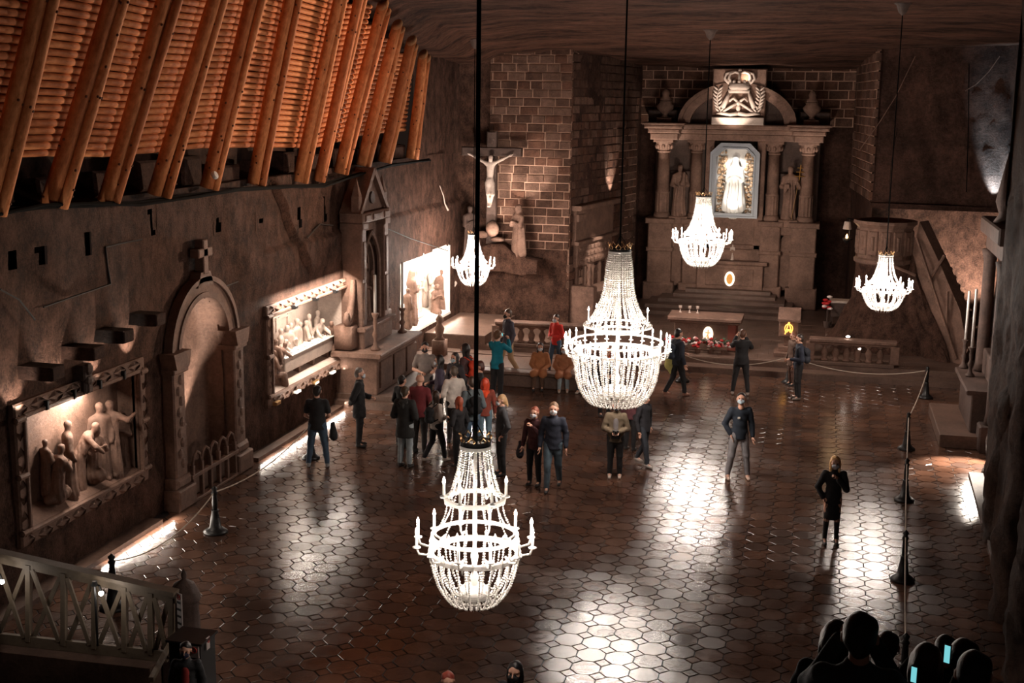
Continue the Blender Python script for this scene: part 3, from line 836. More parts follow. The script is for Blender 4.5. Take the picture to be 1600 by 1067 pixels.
# second picture: last supper
t, yc = relief(REL[1], 'salt relief of a long supper table with seated figures, brightly lit in zigzag frame', .75, True, back='pale')
REL2 = t
hw = (REL[1]['y1'] - REL[1]['y0']) / 2
b = MB(); b.cbox(-1.15, 2.0, .16, .50, 1.44, 1.80, .02); b.build('supper_table', M['pale'], t)
b = MB(); b.cbox(-1.2, 2.05, .13, .55, 1.80, 1.84, .012); b.build('tablecloth_top', M['white'], t)
b = MB()
for x in (-1.0, -.1, .8, 1.8): b.cbox(x - .06, x + .06, .22, .45, 1.24, 1.46, .01)
b.build('table_leg', M['stone'], t)
for i in range(11):
    x = -1.05 + i * .30
    o = inst('carved_figure', figure_mesh('stand' if i == 5 else ('pray', 'lean', 'stand', 'book')[i % 4], 'pale', .02), t, (x, .58 - .05 * (i % 2), 1.22), (0, 0, random.uniform(-.9, .9)), (1.34 if i == 5 else random.uniform(1.08, 1.24) + i * .012,) * 3)
for x, r_, k in ((-1.5, 1.3, 'stand'), (-1.7, 1.0, 'sit'), (-1.38, 1.0, 'lean'), (2.1, -1.3, 'lean'), (2.2, -1.6, 'sit')):
    inst('carved_figure', figure_mesh(k, 'stone', .02), t, (x, .24, 1.24), (0, 0, r_), (1.15,) * 3)
for i in range(14):
    b = MB(); b.lathe([(.03, 0), (.05, .03), (.02, .05)], 8, c=(-1.05 + i * .225, .24 + .08 * (i % 2), 1.84)); b.build('carved_cup', M['white'], t)
b = MB()           # coffered ceiling carved in perspective
for i in range(4):
    w = 1.15 - .13 * i
    b.box(-w, w, .70 - .02 * i, .75, 2.92 - i * .075, 2.95 - i * .075)
for i in range(-4, 5):
    b.tube([(i * .26, .72, 2.96), (i * .19, .72, 2.66)], .012, 4)
b.build('carved_coffer', M['pale'], t)
for x in (-.35, .35):
    b = MB(); b.box(x - .03, x + .03, .70, .75, 2.3, 2.68); b.build('carved_jamb', M['pale'], t)
b = MB(); b.prism([(-.42, 2.60), (.42, 2.60), (0, 2.74)], .69, .75); b.build('carved_gable', M['pale'], t)
for k, x in enumerate((-2.35, -1.15, 0, 1.15, 2.3)):
    b = MB(); b.cbox(x - .12, x + .12, -.2, -.09, 1.0 if k % 2 else .97, 1.06, .015); b.build('picture_lamp', M['white'] if k % 2 else M['brass'], t)
for x in (-1.3, 1.35, 0):
    b = MB(); b.cbox(x - .08, x + .08, -.24, -.1, 3.08, 3.17, .015); b.build('picture_lamp', M['black'], t)

# third picture: wedding scene, white lit back with dark figures
t, yc = relief(REL[2], 'unframed salt relief beyond the side altar, white lit hall with crowd of figures', .9, False, back='white')
for kind, px_, py_, h, d, rot in [('veil', 644, 504, 1.75, .30, .6), ('reach', 652, 494, 1.6, .55, .2), ('stand', 637, 510, 1.25, .2, .9), ('pray', 676, 497, 1.2, .45, -.4), ('kneel', 681, 494, 1.5, .25, -.8), ('stand', 690, 488, 1.55, .3, -.9),
                                  ('lean', 694, 484, 1.7, .45, -1.0), ('book', 686, 480, 1.8, .6, -.4), ('pray', 672, 482, 1.5, .72, .1), ('stand', 664, 478, 1.1, .8, 0)]:
    rfig(t, yc, kind, px_, py_, h, d, 'stone' if d < .4 else 'pale', rot)
for i in range(6):       # steps and pilasters of the carved hall
    b = MB(); b.box(-.55 + .05 * i, .75 - .05 * i, .35 + .09 * i, .9, .98 + .1 * i, 1.09 + .1 * i); b.build('carved_step', M['white'], t)
for i in range(7):
    b = MB(); x = -2.4 + i * .8; b.cbox(x - .09, x + .09, .82, .92, 1.1, 3.1, .02); b.cbox(x - .13, x + .13, .8, .92, 2.75, 2.85, .01); b.build('carved_pilaster', M['white'], t)

# dark projecting lamp boxes over the first picture
for k, (px_, py_) in enumerate([(62, 584), (128, 553), (176, 527), (228, 501)]):
    p = at_x(px_ - 22, py_ - 4, XL + .02)
    tt = thing('lamp_box', ['leftmost dark wooden lamp box above the nearest relief, by picture edge', 'dark lamp box above the nearest relief, second from the left', 'dark lamp box above the nearest relief, third from the left', 'dark lamp box above the nearest relief, closest to the arched niche'][k], 'lamp', (XL, p.y, p.z), PI / 2, 'lamp boxes over the first relief')
    b = MB(); b.cbox(-.17, .17, -.62, .05, -.10, .12, .02); b.build('casing', M['rockdark'], tt)
    b = MB(); b.box(-.12, .12, -.5, -.2, -.115, -.10); b.build('lamp_glass', M['black'], tt)
    q_ = at_x(*[(30, 640), (90, 605), (153, 588), (207, 556)][k], XL + .1)
    spot((XL + .30, q_.y, q_.z - .10), (XL + .02, q_.y, q_.z + .45), 60, 75, r=.03)

# ================================================================== ARCHED NICHE
yc = (NY0 + NY1) / 2; R = (NY1 - NY0) / 2
t = local_wall_root('wall_niche', 'tall arched salt niche with pilasters, stone cross above and low arcade', 'niche', yc)
b = MB()
prof_n = 20; vs = []
V = []
ND = .50
def nsec(x, s=1.0): return .05 + ND * s * max(0, 1 - abs(x) ** 5) ** .2
for z in (.02, .8, 1.6, 2.4, NZS): V.append([(R * math.cos(PI - PI * k / prof_n), nsec(math.cos(PI - PI * k / prof_n)), z) for k in range(prof_n + 1)])
for j in range(1, 7):
    a = PI / 2 * j / 6
    V.append([(R * math.cos(a) * math.cos(PI - PI * k / prof_n), nsec(math.cos(PI - PI * k / prof_n), math.cos(a) ** .4), NZS + R * math.sin(a)) for k in range(prof_n + 1)])
n = prof_n + 1
b.add([p for row in V for p in row], [(i * n + k, i * n + k + 1, (i + 1) * n + k + 1, (i + 1) * n + k) for i in range(len(V) - 1) for k in range(prof_n)])
b.build('niche_shell', M['stone'], t, True)
b = MB(); b.box(-R, R, -.05, .58, -.05, .34); b.build('niche_floor', M['step'], t)
# carved saint drawn in low relief on the shell
b = MB()
def shell(x, z): return (x - .25, nsec((x - .25) / R) - .02, z)
for pts, r in [([(-.35, 2.75), (-.1, 2.45), (.05, 2.0), (.15, 1.55), (.2, 1.35)], .045), ([(-.35, 2.75), (-.45, 2.3), (-.4, 1.8), (-.5, 1.4)], .045), ([(-.1, 2.4), (.2, 2.1), (.3, 1.8)], .04),
               ([(-.3, 2.2), (-.2, 1.8), (-.25, 1.4)], .03), ([(-.12, 2.1), (-.03, 1.7), (0, 1.4)], .03), ([(-.6, 1.3), (0, 1.28), (.5, 1.25)], .05), ([(-.38, 2.85), (-.33, 2.98), (-.28, 2.85), (-.33, 2.78)], .06)]:
    b.tube([shell(x, z) for x, z in pts], r, 6)
b.build('carved_saint', M['pale'], t, True)
b = MB()           # archivolt
for (r0, r1, y0, y1) in ((R, R + .34, -.14, .05), (R + .30, R + .40, -.20, .0), (R - .03, R + .08, -.17, .05)):
    K = 22; vs = []; fs = []
    for k in range(K + 1):
        a = PI * k / K
        for rr, yy in ((r0, y0), (r1, y0), (r1, y1), (r0, y1)): vs.append((rr * math.cos(a), yy, NZS + rr * math.sin(a)))
    for k in range(K):
        for e in range(4): fs.append((k * 4 + e, k * 4 + (e + 1) % 4, k * 4 + 4 + (e + 1) % 4, k * 4 + 4 + e))
    b.add(vs, fs)
b.build('archivolt', M['stone'], t)
for s in (-1, 1):
    x0, x1 = (R, R + .46) if s > 0 else (-R - .46, -R)
    b = MB(); b.cbox(x0, x1, -.24, .1, .62, NZS - .1, .03); o = b.build('pilaster', M['stone'], t)
    q = MB()
    for i in range(9): q.ball(((x0 + x1) / 2 + .05 * (-1) ** i, -.25, .9 + i * .21), .085, 6, sc=(1, .45, 1.2))
    q.build('carved_vine', M['stone'], o)
    b = MB(); b.cbox(x0 - .06, x1 + .06, -.30, .1, NZS - .22, NZS - .12, .02); b.prism([(x0 - .02, NZS - .12), (x1 + .02, NZS - .12), (x1 + .12, NZS + .2), (x0 - .12, NZS + .2)], -.34, .1); b.build('capital', M['stone'], t)
    b = MB(); b.cbox(x0 - .12, x1 + .12, -.36, .1, 0, .42, .03); b.cbox(x0 - .06, x1 + .06, -.30, .1, .42, .64, .06); b.build('plinth', M['stone'], t)
b = MB()
b.cbox(-.10, .10, -.22, -.02, NZS + R + .45, NZS + R + 1.15, .02); b.cbox(-.30, .30, -.22, -.02, NZS + R + .80, NZS + R + .98, .02)
b.prism([(-.34, NZS + R + .2), (.34, NZS + R + .2), (.2, NZS + R + .5), (-.2, NZS + R + .5)], -.2, .02)
b.build('cross', M['stone'], t)
for i in range(6):
    x = -.95 + i * .38
    b = MB(); b.cbox(x - .04, x + .04, -.30, -.22, .02, .75, .01)
    b.build('arcade_post', M['stone'], t)
    if i < 5:
        b = MB(); b.tube([(x + .0, -.26, .75), (x + .06, -.26, .92), (x + .19, -.26, 1.0), (x + .32, -.26, .92), (x + .38, -.26, .75)], .032, 6); b.build('arcade_arch', M['stone'], t)
b = MB(); b.cbox(-1.05, 1.05, -.31, -.21, .48, .56, .01); b.cbox(-1.05, 1.05, -.33, -.19, 0, .06, .01); b.build('arcade_rail', M['stone'], t)

# ================================================================== SIDE ALTAR on the left wall
YA = 32.75
t = local_wall_root('side_altar', 'tall gothic side altar of salt with gabled niche and table, left wall', 'altar', YA)
def bx(name, *boxes, m='stone', parent=None):
    b = MB()
    for q in boxes: b.cbox(*q)
    return b.build(name, M[m], parent if parent is not None else t)
bx('step', (-1.9, 2.1, -1.95, .0, 0, .2, .02), (-1.7, 1.9, -1.6, .0, .2, .34, .02), m='step')
bx('mensa', (-1.6, 1.7, -1.15, .0, .34, 1.34, .03), (-1.45, -.5, -1.2, -1.1, .5, 1.2, .02), (-.35, .6, -1.2, -1.1, .5, 1.2, .02), (.75, 1.6, -1.2, -1.1, .5, 1.2, .02))
bx('mensa_top', (-1.75, 1.85, -1.3, .05, 1.34, 1.46, .03), (-1.65, 1.75, -1.2, .05, 1.27, 1.35, .02))
bx('retable_base', (-1.15, 1.15, -.62, .05, 1.46, 1.95, .03), (-1.25, 1.25, -.7, .05, 1.93, 2.03, .02))
for s in (-1, 1):
    x0, x1 = sorted((s * .72, s * 1.05))
    bx('pilaster', (x0, x1, -.55, .05, 2.03, 4.75, .03), (x0 + .07, x1 - .07, -.58, -.5, 2.2, 3.2, .015), (x0 + .07, x1 - .07, -.58, -.5, 3.3, 4.3, .015), (x0 - .05, x1 + .05, -.6, .05, 4.62, 4.8, .02))
    b = MB()          # scroll buttress
    b.tube([(s * 1.08, -.3, 3.3), (s * 1.18, -.3, 2.8), (s * 1.38, -.3, 2.35), (s * 1.55, -.3, 2.2), (s * 1.66, -.3, 2.32), (s * 1.58, -.3, 2.45), (s * 1.47, -.3, 2.38)], [.07, .09, .11, .1, .09, .07, .05], 8)
    b.cbox(min(s * 1.15, s * 1.6), max(s * 1.15, s * 1.6), -.45, .05, 1.5, 2.12, .03)
    b.build('scroll', M['stone'], t, True)
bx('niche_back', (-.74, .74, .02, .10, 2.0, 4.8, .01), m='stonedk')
b = MB()          # pointed arch panels
def arch_poly(w, z0, z1, n=7):
    return [(w * math.cos(PI / 3 * i / n) * 2 - w, z0 + (z1 - z0) * math.sin(PI / 3 * i / n) / math.sin(PI / 3)) for i in range(n + 1)]
for w, y, r in ((.62, -.42, .06), (.48, -.3, .045), (.36, -.2, .035)):
    right = [(x, y, z) for x, z in arch_poly(w, 3.5, 3.5 + w * 1.55)]
    left = [(-x, y_, z) for x, y_, z in right][::-1]
    b.tube([(w, y, 2.05)] + right + left + [(-w, y, 2.05)], r, 6)
b.build('pointed_arch', M['stone'], t)
bx('spandrel', (-.74, -.42, -.34, .02, 4.05, 4.7, .02), (.42, .74, -.34, .02, 4.05, 4.7, .02), (-.42, .42, -.34, .02, 4.5, 4.7, .02))
bx('frieze', (-1.1, 1.1, -.6, .05, 4.78, 5.05, .03), (-.95, -.55, -.64, -.55, 4.83, 5.0, .02), (-.35, .35, -.64, -.55, 4.83, 5.0, .02), (.55, .95, -.64, -.55, 4.83, 5.0, .02))
b = MB(); b.prism([(-1.02, 5.05), (1.02, 5.05), (.0, 6.0)], -.42, .05); b.prism([(-1.15, 5.05), (-.95, 5.05), (.02, 6.05), (-.06, 6.2)], -.55, .05); b.prism([(1.15, 5.05), (.95, 5.05), (-.02, 6.05), (.06, 6.2)][::-1], -.55, .05)
b.build('gable', M['stone'], t)
b = MB(); b.lathe([(.16, -.03), (.16, .03)], 12, M_=Matrix.Translation((0, -.45, 5.4)) @ Matrix.Rotation(PI / 2, 4, 'X')); b.build('gable_rosette', M['stonedk'], t)
for s in (-1, 1):
    b = MB(); b.cbox(s * 1.0 - .11, s * 1.0 + .11, -.5, -.28, 5.05, 5.5, .02); b.lathe([(.15, 5.5), (.13, 5.55), (.001, 5.98)], 4, c=(s * 1.0, -.39, 0), rot=PI / 4); b.build('pinnacle', M['stone'], t)
o = inst('salt_statue', figure_mesh('child', 'stone', .013), None, (XL + .22, YA, 2.03), (0, 0, PI / 2), (1.65,) * 3)
tag(o, 'small salt statue holding a child inside the pointed niche of the side altar', 'statue')
def candlestick(loc, hs, hc, label, group, m='stone', rz=0, r=.07):
    q = thing('candlestick', label, 'candlestick', loc, rz, group)
    b = MB(); b.lathe([(r * 1.6, 0), (r * 1.7, hs * .05), (r * .8, hs * .14), (r * .6, hs * .3), (r * 1.1, hs * .42), (r * .5, hs * .55), (r * .8, hs * .75), (r * .55, hs * .85), (r * 1.3, hs * .97), (r * 1.2, hs)], 12)
    b.build('stem', M[m], q, True)
    b = MB(); b.lathe([(r * .5, hs), (r * .48, hs + hc), (r * .2, hs + hc + .02)], 10); b.build('candle', M['candle'] if m != 'stone' else M['white'], q, True)
    b = MB(); b.tube([(0, 0, hs + hc + .015), (0, 0, hs + hc + .05)], .004, 5); b.build('wick', M['black'], q)
    return q
candlestick((XL + .95, 31.55, 1.46), 1.0, 1.0, 'tall candlestick of salt at the near end of the side altar table', 'side altar candlesticks', r=.08)
candlestick((XL + .80, 34.25, 1.46), .7, 1.3, 'tall candlestick of salt at the far end of the side altar table', 'side altar candlesticks', r=.08)

# ================================================================== CRUCIFIXION on the brick wall
YB = 43.0
q = np.random.RandomState(4)
gx_, gz_ = np.meshgrid(np.linspace(-12.1, -9.3, 40), np.linspace(0, 1, 14), indexing='ij')
prof = np.interp(gx_, [-12.1, -11.6, -11.0, -10.6, -10.1, -9.3], [2.62, 2.75, 3.2, 3.15, 2.8, 2.62])
gy_ = YB + .25 - (1.0 - .25 * np.cos(gx_ * 2)) * np.sin(np.clip(gz_ * 1.35, 0, 1) * PI / 2 + 0) * 1.0
zz = np.where(gz_ < .35, 2.2 + (prof - 2.2) * gz_ / .35, prof + .0)
gy_ = np.where(gz_ < .35, YB - .75 + .18 * fbm(gx_ * 2, gz_ * 4, 2), YB - .75 + (gz_ - .35) / .65 * 1.05)
zz = zz + .10 * fbm(gx_ * 2.2, gz_ * 5, 7)
o = grid_obj('rock_mound', np.stack([gx_, gy_, zz], -1), M['wall']); tag(o, 'carved rock mound under the crucifix on the brick wall', 'rock')
t = thing('crucifix', 'large salt crucifix with pale figure of Christ high on the brick wall', 'crucifix', (-11.05, YB - .35, 3.2))
b = MB(); b.cbox(-.17, .17, -.02, .2, -.1, 3.75, .03); b.build('upright', M['stonedk'], t)
b = MB(); b.cbox(-1.05, 1.05, -.05, .2, 2.92, 3.22, .03); b.build('crossbeam', M['stonedk'], t)
inst('body', figure_mesh('crucified', 'pale', .014), t, (0, -.16, 1.28), (0, 0, 0), (1.72,) * 3)
b = MB(); b.ball((.1, -.15, .45), .24, 10, sc=(1, .6, 1.15)); b.ball((-.25, -.2, .25), .16, 8, sc=(1.5, .7, .8)); b.ball((.3, -.2, .1), .15, 8, sc=(1.8, .7, .6)); b.build('skull_and_bones', M['stone'], t, True)
o = inst('salt_statue', figure_mesh('pray', 'stonedk', .013), None, (-11.75, YB - .55, 2.72), (0, 0, .9), (1.75,) * 3); tag(o, 'dark salt mourner standing left of the crucifix on the rock mound', 'statue')
o = inst('salt_statue', figure_mesh('veil', 'stone', .013), None, (-10.05, YB - .5, 2.70), (0, 0, -.7), (1.85,) * 3); tag(o, 'grey veiled salt mourner right of the crucifix with hands folded', 'statue')

# ================================================================== CARVED CHOIR BENCH in front of the brick side wall
t = thing('carved_bench', 'ornate carved salt bench with pierced backrest against the brick side wall', 'bench', (-7.96, 45.35, PLAT), PI / 2 - math.atan2(1.31, 7.6) + 0)
L = 1.75
bx('seat', (-L, L, -.75, .1, .95, 1.1, .02), (-L + .1, L - .1, -.65, .1, .0, .95, .03))
bx('bench_end', (-L - .35, -L, -.85, .15, .0, 1.35, .03), m='stone')
bx('bench_end', (L, L + .3, -.85, .15, .0, 1.35, .03), m='stone')
for s in (-1, 1):
    b = MB(); b.lathe([(.12, 1.35), (.07, 1.5), (.10, 1.75), (.07, 2.0), (.13, 2.15)], 10, c=(s * (L + .15), -.6, 0)); b.build('arm_post', M['stone'], t, True)
for i in range(5):
    x = -L + .2 + i * (2 * L - .4) / 4
    bx('back_post', (x - .1, x + .1, -.05, .1, 1.1, 2.0, .02))
bx('back_panel', (-L - .1, L + .1, -.12, .1, 1.95, 2.75, .03), (-L - .3, L + .3, -.25, .15, 2.75, 2.87, .02))
for i in range(9):
    for j in range(3):
        b = MB(); b.cbox(-L + .1 + i * .38, -L + .36 + i * .38, -.16, -.1, 2.03 + j * .23, 2.17 + j * .23, .02); b.build('carved_panel', M['stone'], t)
bx('canopy', (-L - .25, L + .25, -.1, .15, 2.87, 4.0, .04), (-L - .2, -L + .5, -.2, .0, 3.55, 3.8, .02), (-L - .4, L + .4, -.35, .15, 3.95, 4.12, .03))
# ================================================================== MAIN ALTAR
AC = -3.28           # axis of the altar
YA2 = 50.2
BZ = 1.0
# broad steps up to the altar
for k, (hx0, hx1, y0, z1) in enumerate([(-6.6, -.55, 46.2, .50), (-6.2, -.85, 46.9, .63), (-5.8, -1.15, 47.6, .76), (-5.3, -1.5, 48.2, .88), (-4.9, -1.7, 48.7, BZ)]):
    step_obj(hx0, hx1, y0, 50.6, z1 - .14, z1, 'altar_step', 'step')
t = thing('altarpiece', 'high salt altarpiece with paired columns, arched pediment and octagonal niche at the far end', 'altar', (AC, YA2, 0))
def ab(name, *boxes, m='stone', parent=None): return bx(name, *boxes, m=m, parent=parent or t)
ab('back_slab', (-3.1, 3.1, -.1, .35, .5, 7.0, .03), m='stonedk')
CX = [-2.72, -1.47, 1.43, 2.68]
for i, x in enumerate(CX):
    fr = -1.15 if i in (0, 3) else -.95
    w = .46 if i in (0, 3) else .38
    o = ab('pedestal', (x - w, x + w, fr, -.05, PLAT, 3.45, .04))
    ab('pedestal_cornice', (x - w - .10, x + w + .10, fr - .10, -.05, 3.42, 3.62, .03), (x - w - .05, x + w + .05, fr - .05, -.05, 2.35, 2.5, .03), parent=o)
    ab('pedestal_foot', (x - w - .12, x + w + .12, fr - .12, -.05, PLAT, 1.15, .05), parent=o)
    cy = fr + w + .02; r = .245 if i in (0, 3) else .225
    b = MB(); b.lathe([(r * 1.35, 3.62), (r * 1.35, 3.72), (r * 1.2, 3.80), (r * 1.05, 3.84)], 16, c=(x, cy, 0)); c_ = b.build('column', M['stone'], t, True)
    b = MB(); K = 24; rr = []       # fluted lower third
    for zz_ in (3.84, 4.55): rr.append([((r * (1.08 if k % 2 else .98)) * math.cos(2 * PI * k / K) + x, (r * (1.08 if k % 2 else .98)) * math.sin(2 * PI * k / K) + cy, zz_) for k in range(K)])
    b.add(rr[0] + rr[1], [(k, (k + 1) % K, K + (k + 1) % K, K + k) for k in range(K)]); b.build('fluting', M['stone'], c_)
    b = MB(); b.lathe([(r * 1.12, 4.55), (r * 1.12, 4.62), (r, 4.66), (r * .98, 5.3), (r * .90, 6.12)], 16, c=(x, cy, 0)); b.build('shaft', M['stone'], c_, True)
    b = MB(); b.lathe([(r * .95, 6.10), (r * 1.1, 6.15), (r * .95, 6.2), (r * 1.15, 6.38), (r * 1.45, 6.52)], 12, c=(x, cy, 0)); b.cbox(x - r * 1.55, x + r * 1.55, cy - r * 1.55, cy + r * 1.4, 6.5, 6.6, .015)
    for k in range(8): b.ball((x + r * 1.15 * math.cos(k * PI / 4), cy + r * 1.15 * math.sin(k * PI / 4), 6.33), .07, 6, sc=(1, 1, 1.5))
    b.build('capital', M['stone'], c_)
for s in (-1, 1):
    x0, x1 = sorted((s * 2.15, s * 3.2))
    ab('entablature_block', (x0, x1, -1.25, -.05, 6.6, 6.85, .03), (x0 - .08, x1 + .08, -1.38, -.05, 6.85, 7.02, .04), (x0 - .2, x1 + .2, -1.55, -.05, 7.02, 7.16, .04), (x0 - .28, x1 + .28, -1.62, -.05, 7.16, 7.24, .02))
ab('entablature', (-2.2, 2.2, -.98, -.05, 6.6, 6.85, .03), (-2.2, 2.2, -1.08, -.05, 6.85, 7.02, .03), (-2.2, 2.2, -1.25, -.05, 7.02, 7.2, .04))
ab('center_pier', (-1.12, -.80, -.7, -.05, 1.0, 6.6, .03), (.80, 1.12, -.7, -.05, 1.0, 6.6, .03), (-.95, .95, -.6, -.05, 1.0, 3.72, .03))
# arched pediment
b = MB(); K = 20
for (rx0, rz0, rx1, rz1, y0, y1) in ((1.75, 1.15, 2.12, 1.48, -1.0, -.1), (2.05, 1.42, 2.2, 1.56, -1.15, -.2)):
    vs = []; fs = []
    for k in range(K + 1):
        a = PI * k / K
        for rx, rz_, y in ((rx0, rz0, y0), (rx1, rz1, y0), (rx1, rz1, y1), (rx0, rz0, y1)): vs.append((rx * math.cos(a), y, 7.2 + rz_ * math.sin(a)))
    for k in range(K):
        for e in range(4): fs.append((k * 4 + e, k * 4 + (e + 1) % 4, k * 4 + 4 + (e + 1) % 4, k * 4 + 4 + e))
    b.add(vs, fs)
b.build('arched_pediment', M['stone'], t)
b = MB(); b.prism([(1.8 * math.cos(PI * k / 16), 7.2 + 1.2 * math.sin(PI * k / 16)) for k in range(17)], -.55, -.2); b.build('tympanum', M['stonedk'], t)
ab('rear_block', (-3.4, -2.3, -.5, .2, 7.2, 7.7, .04), (2.3, 3.4, -.5, .2, 7.2, 7.7, .04), m='stonedk')
# shell backs behind the side statues, and brackets
for s in (-1, 1):
    x = s * 2.07
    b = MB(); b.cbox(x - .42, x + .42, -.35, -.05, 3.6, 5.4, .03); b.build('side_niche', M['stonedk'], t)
    ab('statue_bracket', (x - .36, x + .36, -1.0, -.3, 3.40, 3.70, .03), (x - .26, x + .26, -.85, -.3, 3.1, 3.42, .03))
    b = MB(); b.prism([(x - .3, 1.0), (x + .3, 1.0), (x + .4, 2.6), (x + .12, 3.1), (x - .12, 3.1), (x - .4, 2.6)], -.7, -.1); b.build('bracket_panel', M['stone'], t)
# octagonal frame of the central niche
def octo(w, z0, z1, c): return [(-w, z0), (w, z0), (w, z1 - c), (w - c, z1), (-w + c, z1), (-w, z1 - c)]
def ring_poly(b, P0, P1, y0, y1, mi=0):
    n = len(P0); vs = [(x, y0, z) for x, z in P0] + [(x, y0, z) for x, z in P1] + [(x, y1, z) for x, z in P1] + [(x, y1, z) for x, z in P0]
    fs = []
    for i in range(n):
        j = (i + 1) % n
        fs += [(i, j, n + j, n + i), (n + i, n + j, 2 * n + j, 2 * n + i), (i, 3 * n + i, 3 * n + j, j)]
    b.add(vs, fs, mi)
M['frameblue'] = mat('grey_blue_frame', (.20, .21, .235), .4, bump=.1)
b = MB(); ring_poly(b, octo(.70, 3.85, 6.30, .30), octo(.90, 3.75, 6.50, .36), -.98, -.2); ring_poly(b, octo(.70, 3.88, 6.30, .30), octo(.76, 3.80, 6.36, .31), -1.05, -.9); ring_poly(b, octo(.84, 3.78, 6.44, .34), octo(.92, 3.72, 6.52, .37), -1.06, -.9)
b.build('niche_frame', M['frameblue'], t)
ab('niche_lining', (-.72, .72, -.2, -.12, 3.8, 6.4, .01), (-.74, .74, -.95, -.15, 3.76, 3.86, .02), m='white')
q = MB()           # crystal encrusted reveals
q.ball((0, 0, 0), .075, 6, sc=(1, .7, 1)); cm = q.mesh('salt_crystal', mat('amber_salt_crystal', (.50, .33, .20), .25, var=.5, vscale=20))
for s in (-1, 1):
    for j in range(15):
        for k in range(3):
            inst('salt_crystal', cm, t, (s * (.62 - .10 * k) + random.uniform(-.03, .03), -.30 - .04 * k + random.uniform(-.04, .04), 3.95 + j * .155 + random.uniform(-.04, .04)), (random.random() * 3, random.random() * 3, 0), (random.uniform(.7, 1.3),) * 3)
ALT = t
o = inst('salt_statue', figure_mesh('veil', 'white', .011), None, (AC, YA2 - .58, 3.86), (0, 0, 0), (2.15,) * 3); tag(o, 'brilliantly lit white statue of a woman inside the octagonal niche', 'statue')
o = inst('salt_statue', figure_mesh('child', 'stone', .011), None, (AC - 2.07, YA2 - .72, 3.70), (0, 0, .15), (2.0,) * 3); tag(o, 'salt statue holding a child between the left columns of the main altar', 'statue')
o = inst('salt_statue', figure_mesh('book', 'stone', .011), None, (AC + 2.07, YA2 - .72, 3.70), (0, 0, -.15), (2.05,) * 3); tag(o, 'salt statue of a bishop beside a triple cross staff between the right altar columns', 'statue')
t = thing('processional_cross', 'thin gilt staff with a triple cross leaning at the right altar statue', 'cross', (AC + 2.30, YA2 - 1.0, 3.72))
b = MB(); b.tube([(-.12, 0, 0), (.1, .1, 1.55)], .014, 6); b.build('staff', M['brass'], t)
b = MB()
b.tube([(.1, .1, 1.5), (.13, .1, 2.05)], .022, 6)
for z, w in ((1.62, .18), (1.78, .14), (1.93, .10)): b.tube([(.11 - w, .1, z), (.12 + w, .1, z)], .02, 6)
b.build('triple_cross', M['gold'], t)
# urns
def urn(x, label):
    u = thing('stone_urn', label, 'urn', (x, YA2 - .75, 7.24), 0, 'urns on the altar cornice')
    b = MB(); b.cbox(-.28, .28, -.28, .28, 0, .18, .02); b.build('plinth', M['stone'], u)
    b = MB(); b.lathe([(.2, .18), (.08, .26), (.10, .32), (.30, .5), (.34, .62), (.22, .74), (.26, .8)], 14); b.build('vase', M['stone'], u, True)
    b = MB(); b.lathe([(.2, .8), (.22, .88), (.12, .98), (.16, 1.08), (.10, 1.2), (.001, 1.3)], 12); b.build('lid', M['stone'], u, True)
urn(AC - 2.72, 'lidded salt urn on the left end of the altar cornice'); urn(AC + 2.72, 'lidded salt urn on the right end of the altar cornice')
# crest: closed crown over drapery between two branches
t = thing('carved_crest', 'floodlit salt crest of crown and laurel wreath on a square slab above the altar', 'crest', (AC + .05, YA2 - 1.15, 7.2))
b = MB(); b.cbox(-.98, .98, .05, .5, .28, 2.05, .03); b.build('slab', M['stone'], t)
b = MB(); b.cbox(-.96, .96, -.22, .5, 0, .28, .03); b.build('ledge', M['pale'], t)
b = MB(); b.lathe([(.36, 1.28), (.42, 1.40), (.36, 1.44), (.40, 1.52)], 20, M_=Matrix.Diagonal((1, .5, 1, 1))); b.build('crown_band', M['pale'], t, True)
b = MB()
for k in range(5):
    a = -PI / 2 + (k - 2) * .75
    sx = math.sin((k - 2) * .8)
    b.tube([(sx * .38, -.12 + abs(sx) * .1, 1.5), (sx * .55, -.10 + abs(sx) * .12, 1.68), (sx * .50, -.06, 1.86), (sx * .25, 0, 1.94), (0, .02, 1.88)], [.05, .06, .055, .05, .05], 6)
for k in range(5): b.ball(((k - 2) * .19, -.15 + .03 * (k - 2) ** 2, 1.57), .07, 6, sc=(1, .7, 1.2))
b.ball((0, .02, 1.99), .07, 8); b.build('crown_arch', M['pale'], t, True)
b = MB()
b.prism([(-.42, 1.30), (.42, 1.30), (.36, 1.16), (-.36, 1.16)], -.1, .06)
for s in (-1, 1):
    b.tube([(s * .36, -.02, 1.2), (s * .46, -.05, .9), (s * .58, -.02, .62)], [.06, .09, .10], 6)
    b.tube([(0, -.06, .82), (s * .2, -.08, .98), (s * .34, -.04, .86)], [.06, .055, .04], 6)
    b.tube([(s * .05, -.06, .80), (s * .28, -.08, .66), (s * .55, -.03, .48)], [.06, .06, .05], 6)
    b.tube([(0, -.05, .42), (s * .3, -.08, .36), (s * .62, -.04, .42), (s * .8, .0, .40)], [.09, .09, .07, .03], 6)
b.ball((0, -.06, .80), .1, 8); b.ball((0, -.04, .62), .09, 8, sc=(1, .7, 1.4)); b.build('drapery', M['pale'], t, True)
